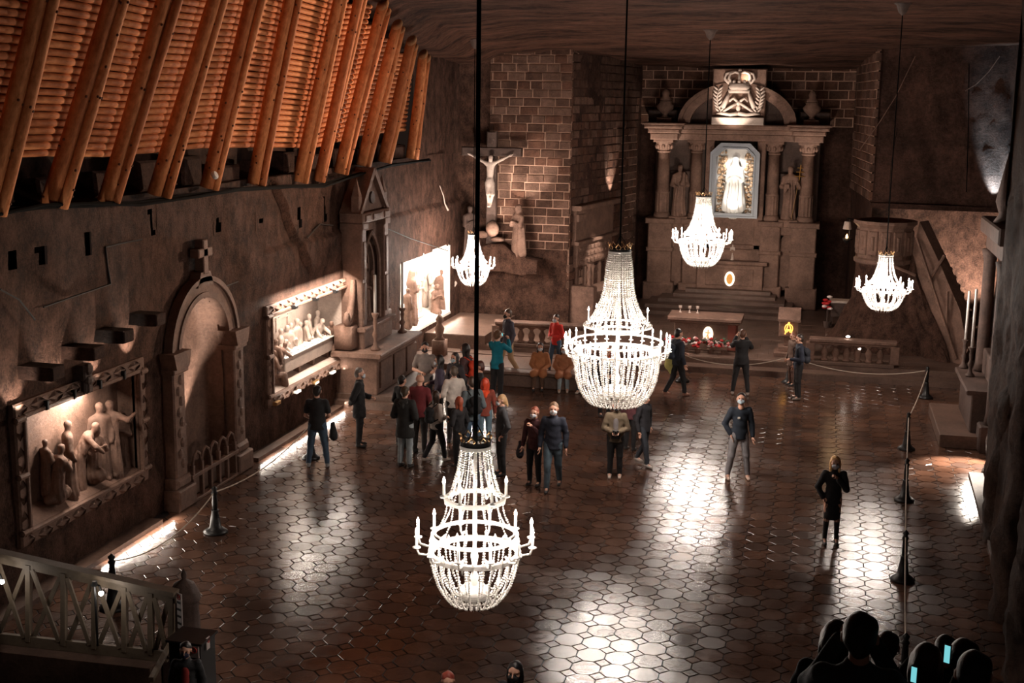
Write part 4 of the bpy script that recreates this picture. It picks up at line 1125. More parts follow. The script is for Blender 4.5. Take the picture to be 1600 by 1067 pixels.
for s in (-1, 1):
    b = MB(); b.tube([(s * .55, -.0, .42), (s * .78, -.02, .7), (s * .80, -.02, 1.0), (s * .72, .0, 1.32)], .035, 6)
    br = b.build('branch', M['pale'], t)
    for k in range(7):
        z = .5 + k * .13; x = s * (.66 + .13 * math.sin((z - .4) * 2.6))
        for u in (-1, 1):
            b = MB(); b.ball((0, 0, 0), .075, 6, sc=(.55, .45, 1.4)); o = b.build('leaf', M['pale'], br, True); o.location = (x + u * .09, -.05, z + .05); o.rotation_euler = (0, u * .8, 0)
# altar table at the foot of the altarpiece
t = thing('altar_table', 'high altar table of salt with moulded top, below the octagonal niche', 'altar table', (AC, 49.35, BZ))
ab('block', (-1.25, 1.25, -.35, .4, 0, .95, .03), (-.9, .9, -.38, -.3, .15, .8, .02))
ab('table_top', (-1.4, 1.4, -.45, .4, .95, 1.08, .03))
ab('gradine', (-1.45, 1.45, .05, .45, 1.08, 1.5, .03)); ab('gradine_ledge', (-1.5, 1.5, .15, .5, 1.5, 1.68, .02))
for k, (x, hz) in enumerate([(-1.15, .0), (-.92, .1), (-.66, 0), (.40, .0), (.64, -.1), (.90, .08)]):
    candlestick((AC + x, 49.72, BZ + 1.68), .52 + hz, .55, ['candlestick with white candle on the altar ledge, far left of six', 'candlestick with white candle on the altar ledge, second from left', 'candlestick with white candle on the altar ledge, just left of the niche axis',
                'candlestick with white candle on the altar ledge, just right of the lit statue', 'shortest candlestick on the altar ledge, second from the right', 'candlestick with white candle on the altar ledge, far right of six'][k], 'candlesticks on the altar ledge', m='brass', r=.055)
o = inst('salt_statue', figure_mesh('pray', 'pale', .02), None, (AC + .05, 49.45, BZ + 1.08 + .0), (0, 0, 0), (.62,) * 3); tag(o, 'small pale figurine standing on the altar table beside the candles', 'statue')
def emblem(name, label, loc, w, h, kind, facing=0, em=.85):
    e = thing(name, label, 'emblem', loc, facing)
    glow = mat('emblem_glow_' + kind, (1, .9, .75), .4, emit=(1, .82, .60), es=em)
    gold = mat('emblem_gold_' + kind, (.8, .42, .1), .35, emit=(1, .36, .06), es=.12)
    b = MB(); b.lathe([(1, -.5), (1, .5)], 24, M_=Matrix.Diagonal((w, .04, h, 1)) @ Matrix.Rotation(PI / 2, 4, 'X'))
    if kind != 'A': b.build('lit_oval', glow, e)
    b = MB()
    if kind == 'medal':
        b.lathe([(1, -.5), (1, .5)], 20, c=(0, 0, 0), M_=Matrix.Translation((0, -.03, 0)) @ Matrix.Diagonal((w * .62, .04, h * .7, 1)) @ Matrix.Rotation(PI / 2, 4, 'X'))
        b.tube([(0, -.06, -h * .55), (0, -.06, h * .45)], w * .09, 5); b.tube([(-w * .3, -.06, h * .2), (w * .3, -.06, h * .2)], w * .09, 5)
    elif kind == 'cross':
        b.tube([(0, -.04, -h * .75), (0, -.04, h * .6)], w * .10, 5); b.tube([(-w * .5, -.04, h * .22), (w * .5, -.04, h * .22)], w * .10, 5)
        b.tube([(-w * .45, -.04, -h * .5), (-w * .15, -.04, -h * .1), (w * .3, -.04, -h * .5)], w * .10, 5)
    else:               # the letter A within a ring, the monogram of the lectern
        b.tube([(w * .85 * math.cos(a), -.03, h * .05 + h * .72 * math.sin(a)) for a in [-.9 + 4.94 * i / 16 for i in range(17)]], .016, 5)
        b.tube([(-w * .75, -.03, -h * .85), (-w * .05, -.03, h * .95)], .020, 5); b.tube([(w * .75, -.03, -h * .85), (w * .05, -.03, h * .95)], .020, 5)
        b.tube([(-w * .5, -.03, -h * .15), (w * .5, -.03, -h * .15)], .022, 5); b.tube([(-w * .2, -.03, h * .98), (w * .2, -.03, h * .98)], .022, 5)
        b.tube([(-w * .42, -.03, -h * .55), (0, -.03, -h * .2), (w * .42, -.03, -h * .55)], .018, 5)
        gold = mat('monogram_gold', (.9, .5, .1), .35, emit=(1, .50, .10), es=1.0)
    b.build('monogram' if kind == 'A' else 'gold_figure', gold, e)
    return e
emblem('oval_medallion', 'glowing oval medallion with gold centre on the front of the high altar', (AC + .02, 48.92, BZ + .42), .19, .28, 'medal', em=1.0)

# ================================================================== SANCTUARY FURNITURE
MX = -3.36
t = thing('mass_altar', 'free-standing salt altar table with flowers before it, centre of the sanctuary', 'altar table', (MX, 40.2, PLAT))
ab('block', (-.95, .95, -.4, .5, 0, .95, .03)); ab('end_panel', (.72, .98, -.44, .5, .05, .93, .02), m='redcloth')
ab('table_top', (-1.15, 1.15, -.6, .65, .95, 1.08, .03), (-1.08, 1.08, -.53, .6, .88, .96, .02))
for k, x in enumerate((-.85, -.55, -.3)):
    b = MB(); b.lathe([(.05, 0), (.02, .04), (.015, .1), (.05, .15), (.055, .22)], 10); o = b.build('goblet', M['pale'], loc=(MX + x, 40.5, PLAT + 1.08)); tag(o, ['small pale goblet on the altar table, leftmost of three', 'small pale goblet on the altar table, middle of three', 'small pale goblet on the altar table, rightmost of three'][k], 'goblet', 'goblets on the mass altar')
emblem('oval_medallion', 'glowing oval medallion with dark cross on the free-standing altar', (MX + .12, 39.76, PLAT + .55), .16, .24, 'cross')
# flowers before the altar
fm = [mat('petal_red', (.45, .015, .015), .6), mat('petal_white', (.75, .62, .58), .6), mat('petal_pink', (.55, .18, .17), .6)]
leafm = mat('flower_leaves', (.02, .045, .018), .6)
for i in range(5):
    x = MX - .95 + i * .40
    t = thing('flower_arrangement', ['leftmost pot of red and pale flowers in front of the altar table', 'pot of red and pale flowers left of the lit oval medallion', 'pot of pale flowers directly below the lit oval medallion', 'pot of red and white flowers right of the lit oval medallion', 'rightmost pot of red flowers in front of the altar table'][i], 'flowers', (x, 39.42, PLAT), 0, 'flower pots before the altar')
    b = MB(); b.lathe([(.08, 0), (.10, .12), (.11, .14)], 10); b.build('pot', M['stone'], t)
    b = MB()
    for k in range(26):
        a, e = random.uniform(0, 6.3), random.uniform(.1, 1.2); r = random.uniform(.12, .24)
        c = Vector((r * math.cos(a) * math.cos(e * .4), r * math.sin(a) * .8, .26 + r * math.sin(e)))
        w = Vector((math.sin(a), math.cos(a), .3)) * .05; u = Vector((math.cos(a), math.sin(a), .5)) * .08
        b.add([c - u, c + w, c + u, c - w], [(0, 1, 2, 3)])
    b.build('foliage', leafm, t)
    for k in range(16):
        a = random.uniform(0, 6.3); r = random.uniform(.03, .24)
        b = MB(); b.ball((0, 0, 0), .062, 6, sc=(1, 1, .7)); b.ball((0, 0, .03), .03, 5)
        o = b.build('blossom', fm[(0, 1, 0, 1, 2)[(i + k) % 5]], t); o.location = (r * math.cos(a), r * math.sin(a) - .05, .22 + random.uniform(0, .26))
# lectern with lit monogram
t = thing('lectern', 'salt lectern on a stepped base with glowing gold letter A, right of the altar table', 'lectern', (-.78, 40.0, PLAT))
ab('base_step', (-.42, .42, -.5, .35, 0, .14, .02)); ab('base', (-.30, .30, -.32, .25, .14, .30, .02)); ab('post', (-.13, .13, -.15, .12, .3, .62, .03))
ab('desk_front', (-.30, .30, -.24, .2, .60, 1.15, .02)); b = MB(); b.add([(-.34, -.32, 1.15), (.34, -.32, 1.15), (.34, .25, 1.45), (-.34, .25, 1.45), (-.34, -.32, 1.08), (.34, -.32, 1.08), (.34, .25, 1.38), (-.34, .25, 1.38)], [(0, 1, 2, 3), (7, 6, 5, 4), (0, 4, 5, 1), (1, 5, 6, 2), (2, 6, 7, 3), (3, 7, 4, 0)]); b.build('book_rest', M['stone'], t)
emblem('lectern_monogram', 'glowing gold letter A monogram on the front of the lectern', (-.78, 39.73, PLAT + .86), .14, .20, 'A')
# seat with red flowers by the pulpit, on its own steps
t = thing('side_table', 'dark credence table with pale cloth edge left of the pulpit', 'table', (.85, 44.0, PLAT + .3))
ab('table_top', (-.42, .42, -.3, .3, .82, .9, .015), m='pale'); ab('cabinet', (-.36, .36, -.25, .25, .35, .82, .02), m='stonedk')
for s in (-1, 1): ab('leg', (s * .33 - .04, s * .33 + .04, -.22, .22, 0, .35, .01), m='stonedk')
step_obj(.0, 1.6, 41.6, 45.0, .34, .48, 'sanctuary_step', 'step'); step_obj(.35, 1.6, 42.4, 45.0, .48, .65, 'sanctuary_step', 'step')
t = thing('poinsettia', 'red potted flowers beside the small table by the pulpit', 'flowers', (.38, 43.62, .65))
b = MB(); b.lathe([(.09, 0), (.13, .22)], 10); b.tube([(0, 0, .2), (0, 0, .8)], .03, 6); b.build('pot', M['stonedk'], t)
for k in range(10):
    b = MB(); b.ball((random.uniform(-.12, .12), random.uniform(-.1, .1), .8 + random.uniform(-.15, .3)), .08, 6, sc=(1.2, 1, .6)); b.build('blossom', fm[0 if k % 4 else 1], t)
for k, (px_, py_) in enumerate([(1253, 469), (1263, 470), (1029, 455), (1325, 528), (1342, 547)]):
    p = at_z(px_, py_, PLAT + .02) if k < 3 else at_y(px_, py_, 38.85)
    b = MB(); b.lathe([(.05, 0), (.06, .03), (.04, .05)], 10); o = b.build('floor_spotlight', mat('spot_lens%d' % k, (1, .9, .8), .3, emit=(1, .88, .76), es=9), loc=p if k < 3 else (p.x, 38.95, p.z)); tag(o, ['tiny floor spotlight right of the altar steps, left of a pair', 'tiny floor spotlight right of the altar steps, right of a pair', 'tiny floor spotlight left of the altar steps behind the large chandelier', 'tiny round spotlight at the top edge of the right balustrade', 'tiny round spotlight between the balusters of the right balustrade'][k], 'lamp', 'tiny floor spotlights')

# balustrades
def balustrade(x0, x1, y, z, label, n, joined=None):
    t = thing('balustrade', label, 'balustrade', ((x0 + x1) / 2, y, z))
    h = (x1 - x0) / 2
    ab('plinth', (-h, h, -.2, .2, 0, .12, .02), m='step', parent=t); ab('handrail', (-h - .04, h + .04, -.2, .2, .68, .80, .03), (-h, h, -.15, .15, .62, .69, .02), parent=t)
    for s in (-1, 1): ab('end_post', (s * h - .13, s * h + .13, -.18, .18, .12, .66, .02), parent=t)
    b = MB(); b.lathe([(.12, .12), (.12, .17), (.07, .2), (.10, .3), (.115, .38), (.07, .47), (.05, .53), (.09, .57), (.12, .58), (.12, .62)], 12); me = b.mesh('baluster', M['stone'], True)
    for i in range(n): inst('baluster', me, t, (-h + .13 + (2 * h - .26) * (i + .9) / (n + .8), 0, 0))
    return t
balustrade(-.10, 2.35, 38.95, PLAT - .02, 'stone balustrade on the sanctuary edge below the pulpit, right side', 6)
balustrade(-9.85, -6.9, 38.95, PLAT - .02, 'stone balustrade on the sanctuary edge left of the large chandelier', 7)
# low stone benches in front of the left balustrade
t = thing('stone_bench', 'long low stone bench where visitors sit, before the left sanctuary steps', 'bench', (-7.6, 34.75, 0))
ab('bench_body', (-2.4, 2.7, -.15, .2, 0, .36, .02), m='step'); ab('bench_top', (-2.5, 2.8, -.25, .25, .36, .45, .02), m='step')
# newel with figure near the third relief
t = thing('stone_newel', 'small carved salt newel post by the wall under the white lit relief', 'post', (-11.35, 37.6, .15))
b = MB(); b.cbox(-.2, .2, -.2, .2, 0, .5, .03); b.lathe([(.18, .5), (.1, .6), (.16, .85), (.08, 1.0), (.13, 1.15), (.001, 1.35)], 12); b.build('post', M['stone'], t, True)
step_obj(-12.2, -10.2, 38.75, 42.9, .34, .62, 'trim_5', 'step')

# ================================================================== PULPIT
PC = (2.0, 42.4)
t = thing('pulpit', 'rough rock-hewn salt pulpit with panelled drum and sloping stair parapet', 'pulpit', (PC[0], PC[1], 0))
na, nz = 44, 44
A_, Z_ = np.meshgrid(np.linspace(0, 2 * PI, na), np.linspace(0, 1, nz), indexing='ij')
zz = PLAT - .05 + Z_ * 3.1
rad = np.interp(Z_, [0, .12, .3, .55, .8, 1], [1.75, 1.55, 1.15, .88, .82, .85])
ext = 1 + .75 * np.clip(np.cos(A_ - 0.0), 0, 1) ** 2 * (1 - Z_) ** .7
rr = rad * ext + (.16 * fbm(np.cos(A_) * 2.2 + 5, np.sin(A_) * 2.2, zz * 1.1, 3) + .15 * fbm(np.cos(A_) * 6, np.sin(A_) * 6, zz * 3.2, 3)) * (1.15 - Z_)
P_ = np.stack([rr * np.cos(A_), rr * np.sin(A_) * .9, zz], -1); P_[-1] = P_[0]
grid_obj('rock_base', P_[::-1], M['wall'], t)
b = MB(); b.lathe([(.86, 3.05), (.92, 3.1), (.92, 3.2), (.86, 3.25), (.86, 4.2), (.93, 4.28), (.98, 4.32), (.98, 4.42), (.84, 4.42), (.80, 3.4), (.001, 3.35)], 14); b.build('drum', M['stone'], t)
for k in range(7):
    a = -PI / 2 + (k - 3) * 2 * PI / 14
    T_ = Matrix.Rotation(a + PI / 2, 4, 'Z') @ Matrix.Translation((0, -.85, 0))
    b = MB(); b.cbox(-.15, .15, -.04, .04, 3.35, 4.12, .03, M_=T_); b.cbox(-.05, .05, -.08, .0, 3.5, 3.95, .03, M_=T_); b.build('drum_panel', M['stone'], t)
# parapet slab running down to the right
def pp(px_, py_, Y): p = at_y(px_, py_, Y); return (p.x - PC[0], p.y - PC[1], p.z)
top = [pp(1437, 346, 42.0), pp(1470, 415, 41.4), pp(1500, 485, 40.6), pp(1512, 548, 40.0)]
bot = [pp(1425, 400, 42.0), pp(1450, 480, 41.4), pp(1478, 545, 40.6), pp(1490, 592, 40.0)]
b = MB()
for i in range(3):
    t0, t1, b0, b1 = [Vector(v) for v in (top[i], top[i + 1], bot[i], bot[i + 1])]
    d = Vector((.30, .5, 0))
    f0 = Vector((b0.x, b0.y, min(b0.z, 99))); f1 = b1
    b.add([t0, t1, f1, f0, t0 + d, t1 + d, f1 + d, f0 + d], [(0, 1, 5, 4), (3, 2, 1, 0), (4, 5, 6, 7), (3, 7, 6, 2), (0, 4, 7, 3), (1, 2, 6, 5)])
b.build('stair_parapet', M['stone'], t)
b = MB()           # raised moulding strips on the parapet
for q0, q1 in (((1432, 372, 41.9), (1494, 560, 40.2)), ((1450, 440, 41.5), (1476, 398, 41.3)), ((1478, 520, 40.7), (1480, 455, 40.9)), ((1360, 400, 41.4), (1430, 430, 41.5))):
    b.tube([Vector(pp(*q0)) + Vector((0, -.06, 0)), Vector(pp(*q1)) + Vector((0, -.06, 0))], .05, 6)
b.build('moulding', M['stone'], t)
# rock mass under the parapet
S_, U_ = np.meshgrid(np.linspace(0, 1, 34), np.linspace(0, 1, 30), indexing='ij')
tx = np.interp(S_, [0, .33, .66, 1], [v[0] for v in bot]); ty = np.interp(S_, [0, .33, .66, 1], [v[1] for v in bot]); tz = np.interp(S_, [0, .33, .66, 1], [v[2] for v in bot]) + .1
bx_, by_ = tx - .35 * (1 - S_), ty - .55 * (1 - .3 * S_)
d_ = .14 * fbm(S_ * 5, U_ * 6, 3) + .08 * fbm(S_ * 16, U_ * 16, 1)
P_ = np.stack([tx + (bx_ - tx) * U_ + d_ * .4, ty + (by_ - ty) * U_ ** .7 - d_, tz + (PLAT - .1 - tz) * U_], -1)
grid_obj('rock_flank', P_, M['wall'], t)
# steps climbing behind the parapet
for i in range(12):
    x1, z1 = 3.2 + .115 * (11 - i), .3 + i * .235
    b = MB(); y = 40.6 + i * .22
    b.cbox(x1 - PC[0], x1 + 1.0 - PC[0], y - PC[1], y + .5 - PC[1], z1 - .3, z1, .02); b.build('stair_step', M['step'], t)
# lantern and lampshade fixed left of the pulpit
t = thing('wall_lamp', 'small wall lamp with pale shade and glowing candle flame left of the pulpit', 'lamp', tuple(at_y(1323, 372, 43.9)))
b = MB(); b.lathe([(.10, .55), (.15, .30)], 10); b.build('lamp_shade', M['pale'], t)
b = MB(); b.tube([(0, 0, .55), (0, .1, .65), (.2, .3, .6)], .02, 6); b.tube([(0, 0, -.12), (.2, .3, -.05)], .02, 6); b.tube([(.08, .16, .62), (.08, .16, -.1)], .015, 6); b.lathe([(.04, -.16), (.13, -.06), (.14, .0)], 10); b.build('wall_bracket', M['black'], t)
b = MB(); b.lathe([(.001, -.03), (.04, .02), (.03, .08), (.001, .14)], 8); b.build('flame', mat('flame', (1, .6, .25), .4, emit=(1, .55, .2), es=8), t)
point(at_y(1323, 369, 43.7), 8, (1, .6, .3), .04)

# ================================================================== SIDE ALTAR on the right wall (seen edge on)
t = thing('side_altar', 'dark salt side altar on the right wall with column and arched retable, seen edge on', 'altar', (4.5, 33.2, 0), -PI / 2)
bx('step', (-1.5, 1.9, -1.45, .1, 0, .30, .02), m='step', parent=t)
bx('mensa', (-1.1, 1.5, -.75, .1, .3, 1.25, .03), parent=t, m='stonedk'); bx('mensa_top', (-1.25, 1.65, -.9, .1, 1.25, 1.36, .03), parent=t, m='stonedk')
bx('retable_base', (-1.1, 1.5, -.3, .1, 1.36, 2.0, .03), m='stonedk', parent=t)
bx('cornice', (-1.3, 2.3, -.55, .1, 4.9, 5.3, .04), (-1.1, 2.1, -.4, .1, 4.5, 4.9, .03), m='stonedk', parent=t)
bx('retable_back', (-1.0, 1.9, -.1, .1, 2.0, 5.0, .03), m='stonedk', parent=t)
for x in (-.85, 1.9):
    b = MB(); b.lathe([(.2, 1.4 if x < 0 else .6), (.16, 1.6 if x < 0 else .9), (.15, 4.2), (.22, 4.5)], 12, c=(x, -.3, 0)); b.build('column', M['stonedk'], t, True)
bx('column_plinth', (1.6, 2.2, -.6, .1, 0, .62, .04), m='stonedk', parent=t)
b = MB(); b.lathe([(.25, 5.3), (.12, 5.5), (.22, 5.8), (.15, 6.2), (.001, 7.0)], 10, c=(.6, -.25, 0)); b.build('finial', M['stonedk'], t, True)
candlestick((3.8, 34.35, 1.36), .75, 1.25, 'tall candlestick with amber candle on the right wall altar, far one', 'right altar candlesticks', m='stonedk', r=.07)
candlestick((3.85, 33.3, 1.36), .75, 1.45, 'tall candlestick with amber candle on the right wall altar, nearer one', 'right altar candlesticks', m='stonedk', r=.07)
# rugged rock pillars of the near right wall
for k, (y, x, hh) in enumerate([(29.2, 4.15, 4.2), (24.8, 3.65, 3.0), (21.0, 3.35, 4.6), (18.4, 3.2, 3.4)]):
    A_, Z_ = np.meshgrid(np.linspace(0, 2 * PI, 26), np.linspace(0, 1, 46), indexing='ij')
    rr = (.42 - .12 * Z_) * (1 + .5 * fbm(np.cos(A_) * 1.5 + k * 9, np.sin(A_) * 1.5, Z_ * hh * 1.6, 4)) * np.clip((1.02 - Z_) * 9, 0, 1) ** .5
    P_ = np.stack([rr * np.cos(A_), rr * np.sin(A_) * 1.5, Z_ * hh], -1); P_[-1] = P_[0]
    o = grid_obj('rock_pillar', P_[::-1], M['rockblack']); o.location = (x + .1, y, -.02); tag(o, ['rugged dark rock pillar on the right wall beyond the rest, near the lit floor patch', 'low rugged dark rock lump at the foot of the right wall', 'tall rugged dark rock pillar on the near right wall', 'rugged dark rock lump at the bottom right corner'][k], 'rock')
b = MB(); b.slab([(3.30, 22), (3.62, 22), (3.80, 29), (3.50, 29)], -.02, .07); tag(b.build('baseboard_right', M['stonedk']), kind='structure')
# ================================================================== CHANDELIERS
def bead(q, p, r, M_=None):
    x, y, z = p
    v = [(x, y, z + r * 1.25), (x, y, z - r * 1.25)] + [(x + r * math.cos(k * PI / 3), y + r * math.sin(k * PI / 3), z) for k in range(6)]
    q.add(v, [(0, 2 + k, 2 + (k + 1) % 6) for k in range(6)] + [(1, 2 + (k + 1) % 6, 2 + k) for k in range(6)], 0, M_)
def strand(q, pts, r, pitch):
    """string of beads along a polyline given in (radius, height)"""
    P = [Vector((a, 0, b_)) for a, b_ in pts]
    L = [0]
    for i in range(1, len(P)): L.append(L[-1] + (P[i] - P[i - 1]).length)
    n = max(2, int(L[-1] / pitch))
    for k in range(n + 1):
        s = L[-1] * k / n
        i = max(j for j in range(len(L) - 1) if L[j] <= s + 1e-9)
        f = (s - L[i]) / max(1e-9, L[i + 1] - L[i])
        bead(q, P[i].lerp(P[i + 1], f), r * (1.0 if k % 4 else 1.3))
def smooth_curve(pts, n=5):
    out = []
    for i in range(len(pts) - 1):
        p0, p1, p2, p3 = pts[max(i - 1, 0)], pts[i], pts[i + 1], pts[min(i + 2, len(pts) - 1)]
        for k in range(n):
            t_ = k / n
            out.append(tuple(.5 * (2 * p1[j] + (p2[j] - p0[j]) * t_ + (2 * p0[j] - 5 * p1[j] + 4 * p2[j] - p3[j]) * t_ ** 2 + (3 * p1[j] - p0[j] - 3 * p2[j] + p3[j]) * t_ ** 3) for j in (0, 1)))
    return out + [pts[-1]]
def ring(q, r, z, th, hh=None, n=32, mi=0):
    hh = hh or th
    q.lathe([(r - th, z - hh), (r + th, z - hh), (r + th, z + hh), (r - th, z + hh), (r - th, z - hh)], n, mi=mi, caps=False)
def chandelier(label, loc_xy, ztop, R, H, nb, nup, style, bead_r, watts, cable_r=.014, hook=True, crown='black'):
    """R: radius at the candles, H: total height; local origin at the bottom centre"""
    x, y = loc_xy; z0 = ztop - H
    t = thing('chandelier', label, 'chandelier', (x, y, z0))
    zt = H
    rc_ = R * (.20 if style == 'big' else .24)
    # crown
    b = MB(); ring(b, rc_, zt - .17 * R / 1.1, .012, .03 * R + .01, 20); b.build('crown_band', M[crown], t)
    b = MB(); K = 8
    for k in range(K):
        a = 2 * PI * k / K; zc = zt - .14 * R
        c, s_ = math.cos(a), math.sin(a)
        h_ = .13 * R
        for d in (-.05, .05):
            b.tube([(rc_ * math.cos(a), rc_ * math.sin(a), zc), (rc_ * 1.05 * math.cos(a + d * 5), rc_ * 1.05 * math.sin(a + d * 5), zc + h_ * .5), (rc_ * 1.12 * c, rc_ * 1.12 * s_, zc + h_)], .008, 5)
        b.ball((rc_ * 1.12 * c, rc_ * 1.12 * s_, zc + h_), .016, 6)
    b.build('crown_points', M['brass'], t)
    # stem
    b = MB(); b.lathe([(.02, .1 * H), (.05 * R, .13 * H), (.08 * R, .18 * H), (.03 * R, .22 * H), (.07 * R, .30 * H), (.03 * R, .36 * H), (.025, .5 * H), (.02, .94 * H)], 10); b.build('stem', M['crystal'], t, True)
    if style == 'big':
        zr, rr = .34 * H, .80 * R        # main ring
        up = smooth_curve([(rc_, .945 * H), (rc_ * 1.25, .85 * H), (.30 * R, .70 * H), (.44 * R, .58 * H), (.62 * R, .50 * H)])
        up2 = smooth_curve([(rc_ * .7, .945 * H), (rc_ * .85, .82 * H), (.22 * R, .68 * H), (.36 * R, .55 * H), (.40 * R, .47 * H)])
        dn = smooth_curve([(.82 * R, .34 * H), (.80 * R, .24 * H), (.74 * R, .14 * H), (.60 * R, .055 * H), (.44 * R, .02 * H), (.28 * R, .06 * H)])
        dn2 = smooth_curve([(.70 * R, .34 * H), (.66 * R, .22 * H), (.56 * R, .12 * H), (.42 * R, .07 * H), (.30 * R, .11 * H)])
        rings = [(rc_, .945, .02), (.64 * R, .50, .02), (.42 * R, .47, .02), (.80 * R, .34, .03), (.86 * R, .40, .02), (.3 * R, .08, .025)]
    else:
        zr, rr = .36 * H, .72 * R
        up = smooth_curve([(rc_, .93 * H), (rc_ * 1.25, .80 * H), (.40 * R, .68 * H), (.48 * R, .63 * H)]) if style == 'tier' else smooth_curve([(rc_, .93 * H), (rc_ * 1.2, .75 * H), (.42 * R, .56 * H), (.62 * R, .44 * H)])
        up2 = smooth_curve([(.46 * R, .62 * H), (.50 * R, .54 * H), (.60 * R, .47 * H), (.70 * R, .42 * H)]) if style == 'tier' else smooth_curve([(rc_ * .6, .93 * H), (rc_ * .8, .7 * H), (.3 * R, .5 * H), (.4 * R, .42 * H)])
        dn = smooth_curve([(.74 * R, .32 * H), (.72 * R, .24 * H), (.60 * R, .12 * H), (.42 * R, .04 * H), (.30 * R, .03 * H), (.22 * R, .07 * H)])
        dn2 = smooth_curve([(.62 * R, .32 * H), (.56 * R, .2 * H), (.42 * R, .11 * H), (.26 * R, .1 * H)])
        rings = [(rc_, .93, .02), (.48 * R, .63, .025), (.72 * R, .42, .02), (.74 * R, .32, .03), (.24 * R, .07, .02)] if style == 'tier' else [(rc_, .93, .02), (.62 * R, .44, .02), (.74 * R, .36, .03), (.24 * R, .07, .02)]
    b = MB(); strand(b, up, bead_r, bead_r * 2.3); m_up = b.mesh('crystal_strand', M['crystal'])
    b = MB(); strand(b, up2, bead_r, bead_r * 2.3); m_up2 = b.mesh('crystal_strand', M['crystal'])
    b = MB(); strand(b, dn, bead_r * 1.15, bead_r * 2.5); m_dn = b.mesh('crystal_strand', M['crystal'])
    b = MB(); strand(b, dn2, bead_r, bead_r * 2.5); m_dn2 = b.mesh('crystal_strand', M['crystal'])
    for k in range(nup):
        inst('crystal_strand', m_up, t, rot=(0, 0, 2 * PI * k / nup))
    for k in range(nup // 2): inst('crystal_strand', m_up2, t, rot=(0, 0, 2 * PI * (k + .5) / (nup // 2)))
    nd = int(nup * 1.25)
    for k in range(nd): inst('crystal_strand', m_dn, t, rot=(0, 0, 2 * PI * (k + .3) / nd))
    for k in range(nd // 2): inst('crystal_strand', m_dn2, t, rot=(0, 0, 2 * PI * k / (nd // 2)))
    for r_, hz, th in rings:
        b = MB(); ring(b, r_, hz * H, th * (.6 + .4 * R), th * .9); b.build('ring', M['crystal'], t)
    # prism drops hanging from the main ring
    b = MB()
    L = .11 * R + .03
    b.add([(0, 0, 0), (.014, .014, -L * .3), (-.014, .014, -L * .3), (-.014, -.014, -L * .3), (.014, -.014, -L * .3), (0, 0, -L)], [(0, 1, 2), (0, 2, 3), (0, 3, 4), (0, 4, 1), (5, 2, 1), (5, 3, 2), (5, 4, 3), (5, 1, 4)])
    dm = b.mesh('crystal_drop', M['crystal'])
    for k in range(28):
        a = 2 * PI * k / 28; inst('crystal_drop', dm, t, (rr * 1.06 * math.cos(a), rr * 1.06 * math.sin(a), zr - .01), (0, 0, a), (1.3, 1.3, 1.6))
    for k in range(14):
        a = 2 * PI * k / 14; inst('crystal_drop', dm, t, (.25 * R * math.cos(a), .25 * R * math.sin(a), .06 * H), (0, 0, a), (1.2, 1.2, 1.2))
    b = MB(); b.lathe([(.05 * R, .13 * H), (.20 * R, .125 * H), (.27 * R, .09 * H), (.25 * R, .07 * H), (.05 * R, .05 * H), (.03 * R, .0)], 16); b.build('bowl', M['crystal'], t, True)
    # arms and candles
    arm = MB(); ro = R - rr
    arm.tube([(rr, 0, zr), (rr + ro * .35, 0, zr - .09 * R), (rr + ro * .85, 0, zr - .06 * R), (R, 0, zr + .05 * R)], .012 + .004 * R, 6); am = arm.mesh('arm', M['crystal'], True)
    hc = .15 * R + .03
    cn = MB(); cn.lathe([(.045, 0), (.05, .012), (.02, .02), (.017, .03), (.017, .03 + hc)], 8); cm_ = cn.mesh('candle', M['candle'], True)
    bn = MB(); bn.lathe([(.001, 0), (.018, .02), (.014, .05), (.001, .085)], 8); bm_ = bn.mesh('bulb', M['bulb'], True)
    tiers = [(nb, R, zr + .05 * R, 0)]
    if style == 'tier': tiers.append((6, .52 * R, .64 * H, .3))
    if style == 'big': tiers.append((8, .56 * R, .52 * H, .2))
    for ti, (n, r_, z_, ph) in enumerate(tiers):
        for k in range(n):
            a = 2 * PI * k / n + ph
            A = inst('arm', am, t, (0, 0, 0) if ti == 0 else (0, 0, z_ - zr - .05 * R), (0, 0, a), (1, 1, 1) if ti == 0 else (r_ / R, 1, 1))
            p = (r_ * math.cos(a), r_ * math.sin(a), z_)
            c = inst('candle', cm_, t, p)
            inst('bulb', bm_, c, (0, 0, .03 + hc))
    # electric light of the candle bulbs, grouped; the inner lights below are added
    g = 6
    for k in range(g):
        a = 2 * PI * k / g
        point((R * 1.0 * math.cos(a), R * 1.0 * math.sin(a), zr + .05 * R + hc + .10), watts * .8, (1, .86, .76), .07, t)
    for k in range(4):  # lights without bulbs inside the basket, added to brighten its crystals
        a = 2 * PI * k / 4
        point((.42 * R * math.cos(a), .42 * R * math.sin(a), zr - .06 * H), watts * .5, (1, .86, .76), .05, t)
    for k in range(3):  # more unseen lights round the stem, added for a bright centre
        a = 2 * PI * k / 3
        point((.13 * R * math.cos(a), .13 * R * math.sin(a), zr + .12 * H), watts * .6, (1, .86, .76), .06, t)
    point((0, 0, .72 * H), watts * .35, (1, .86, .76), .04, t)  # one more added light, among the upper strands
    # suspension
    zc = float(ceil_z(x, y)) + .02
    b = MB(); b.tube([(0, 0, zt - .12), (0, 0, zc - z0)], cable_r, 8); b.build('suspension_cable', M['cable'], t)
    for k in range(3):
        a = 2 * PI * k / 3; b = MB(); b.tube([(rc_ * math.cos(a), rc_ * math.sin(a), zt - .15), (0, 0, zt + .15)], .006, 5); b.build('crown_wire', M['cable'], t)
    if hook:
        b = MB(); b.lathe([(.02, -.30), (.10, -.22), (.16, -.06), (.22, -.02), (.22, .03)], 10, c=(0, 0, zc - z0 - .02)); b.build('ceiling_rose', M['stonedk'], t, True)
    return t
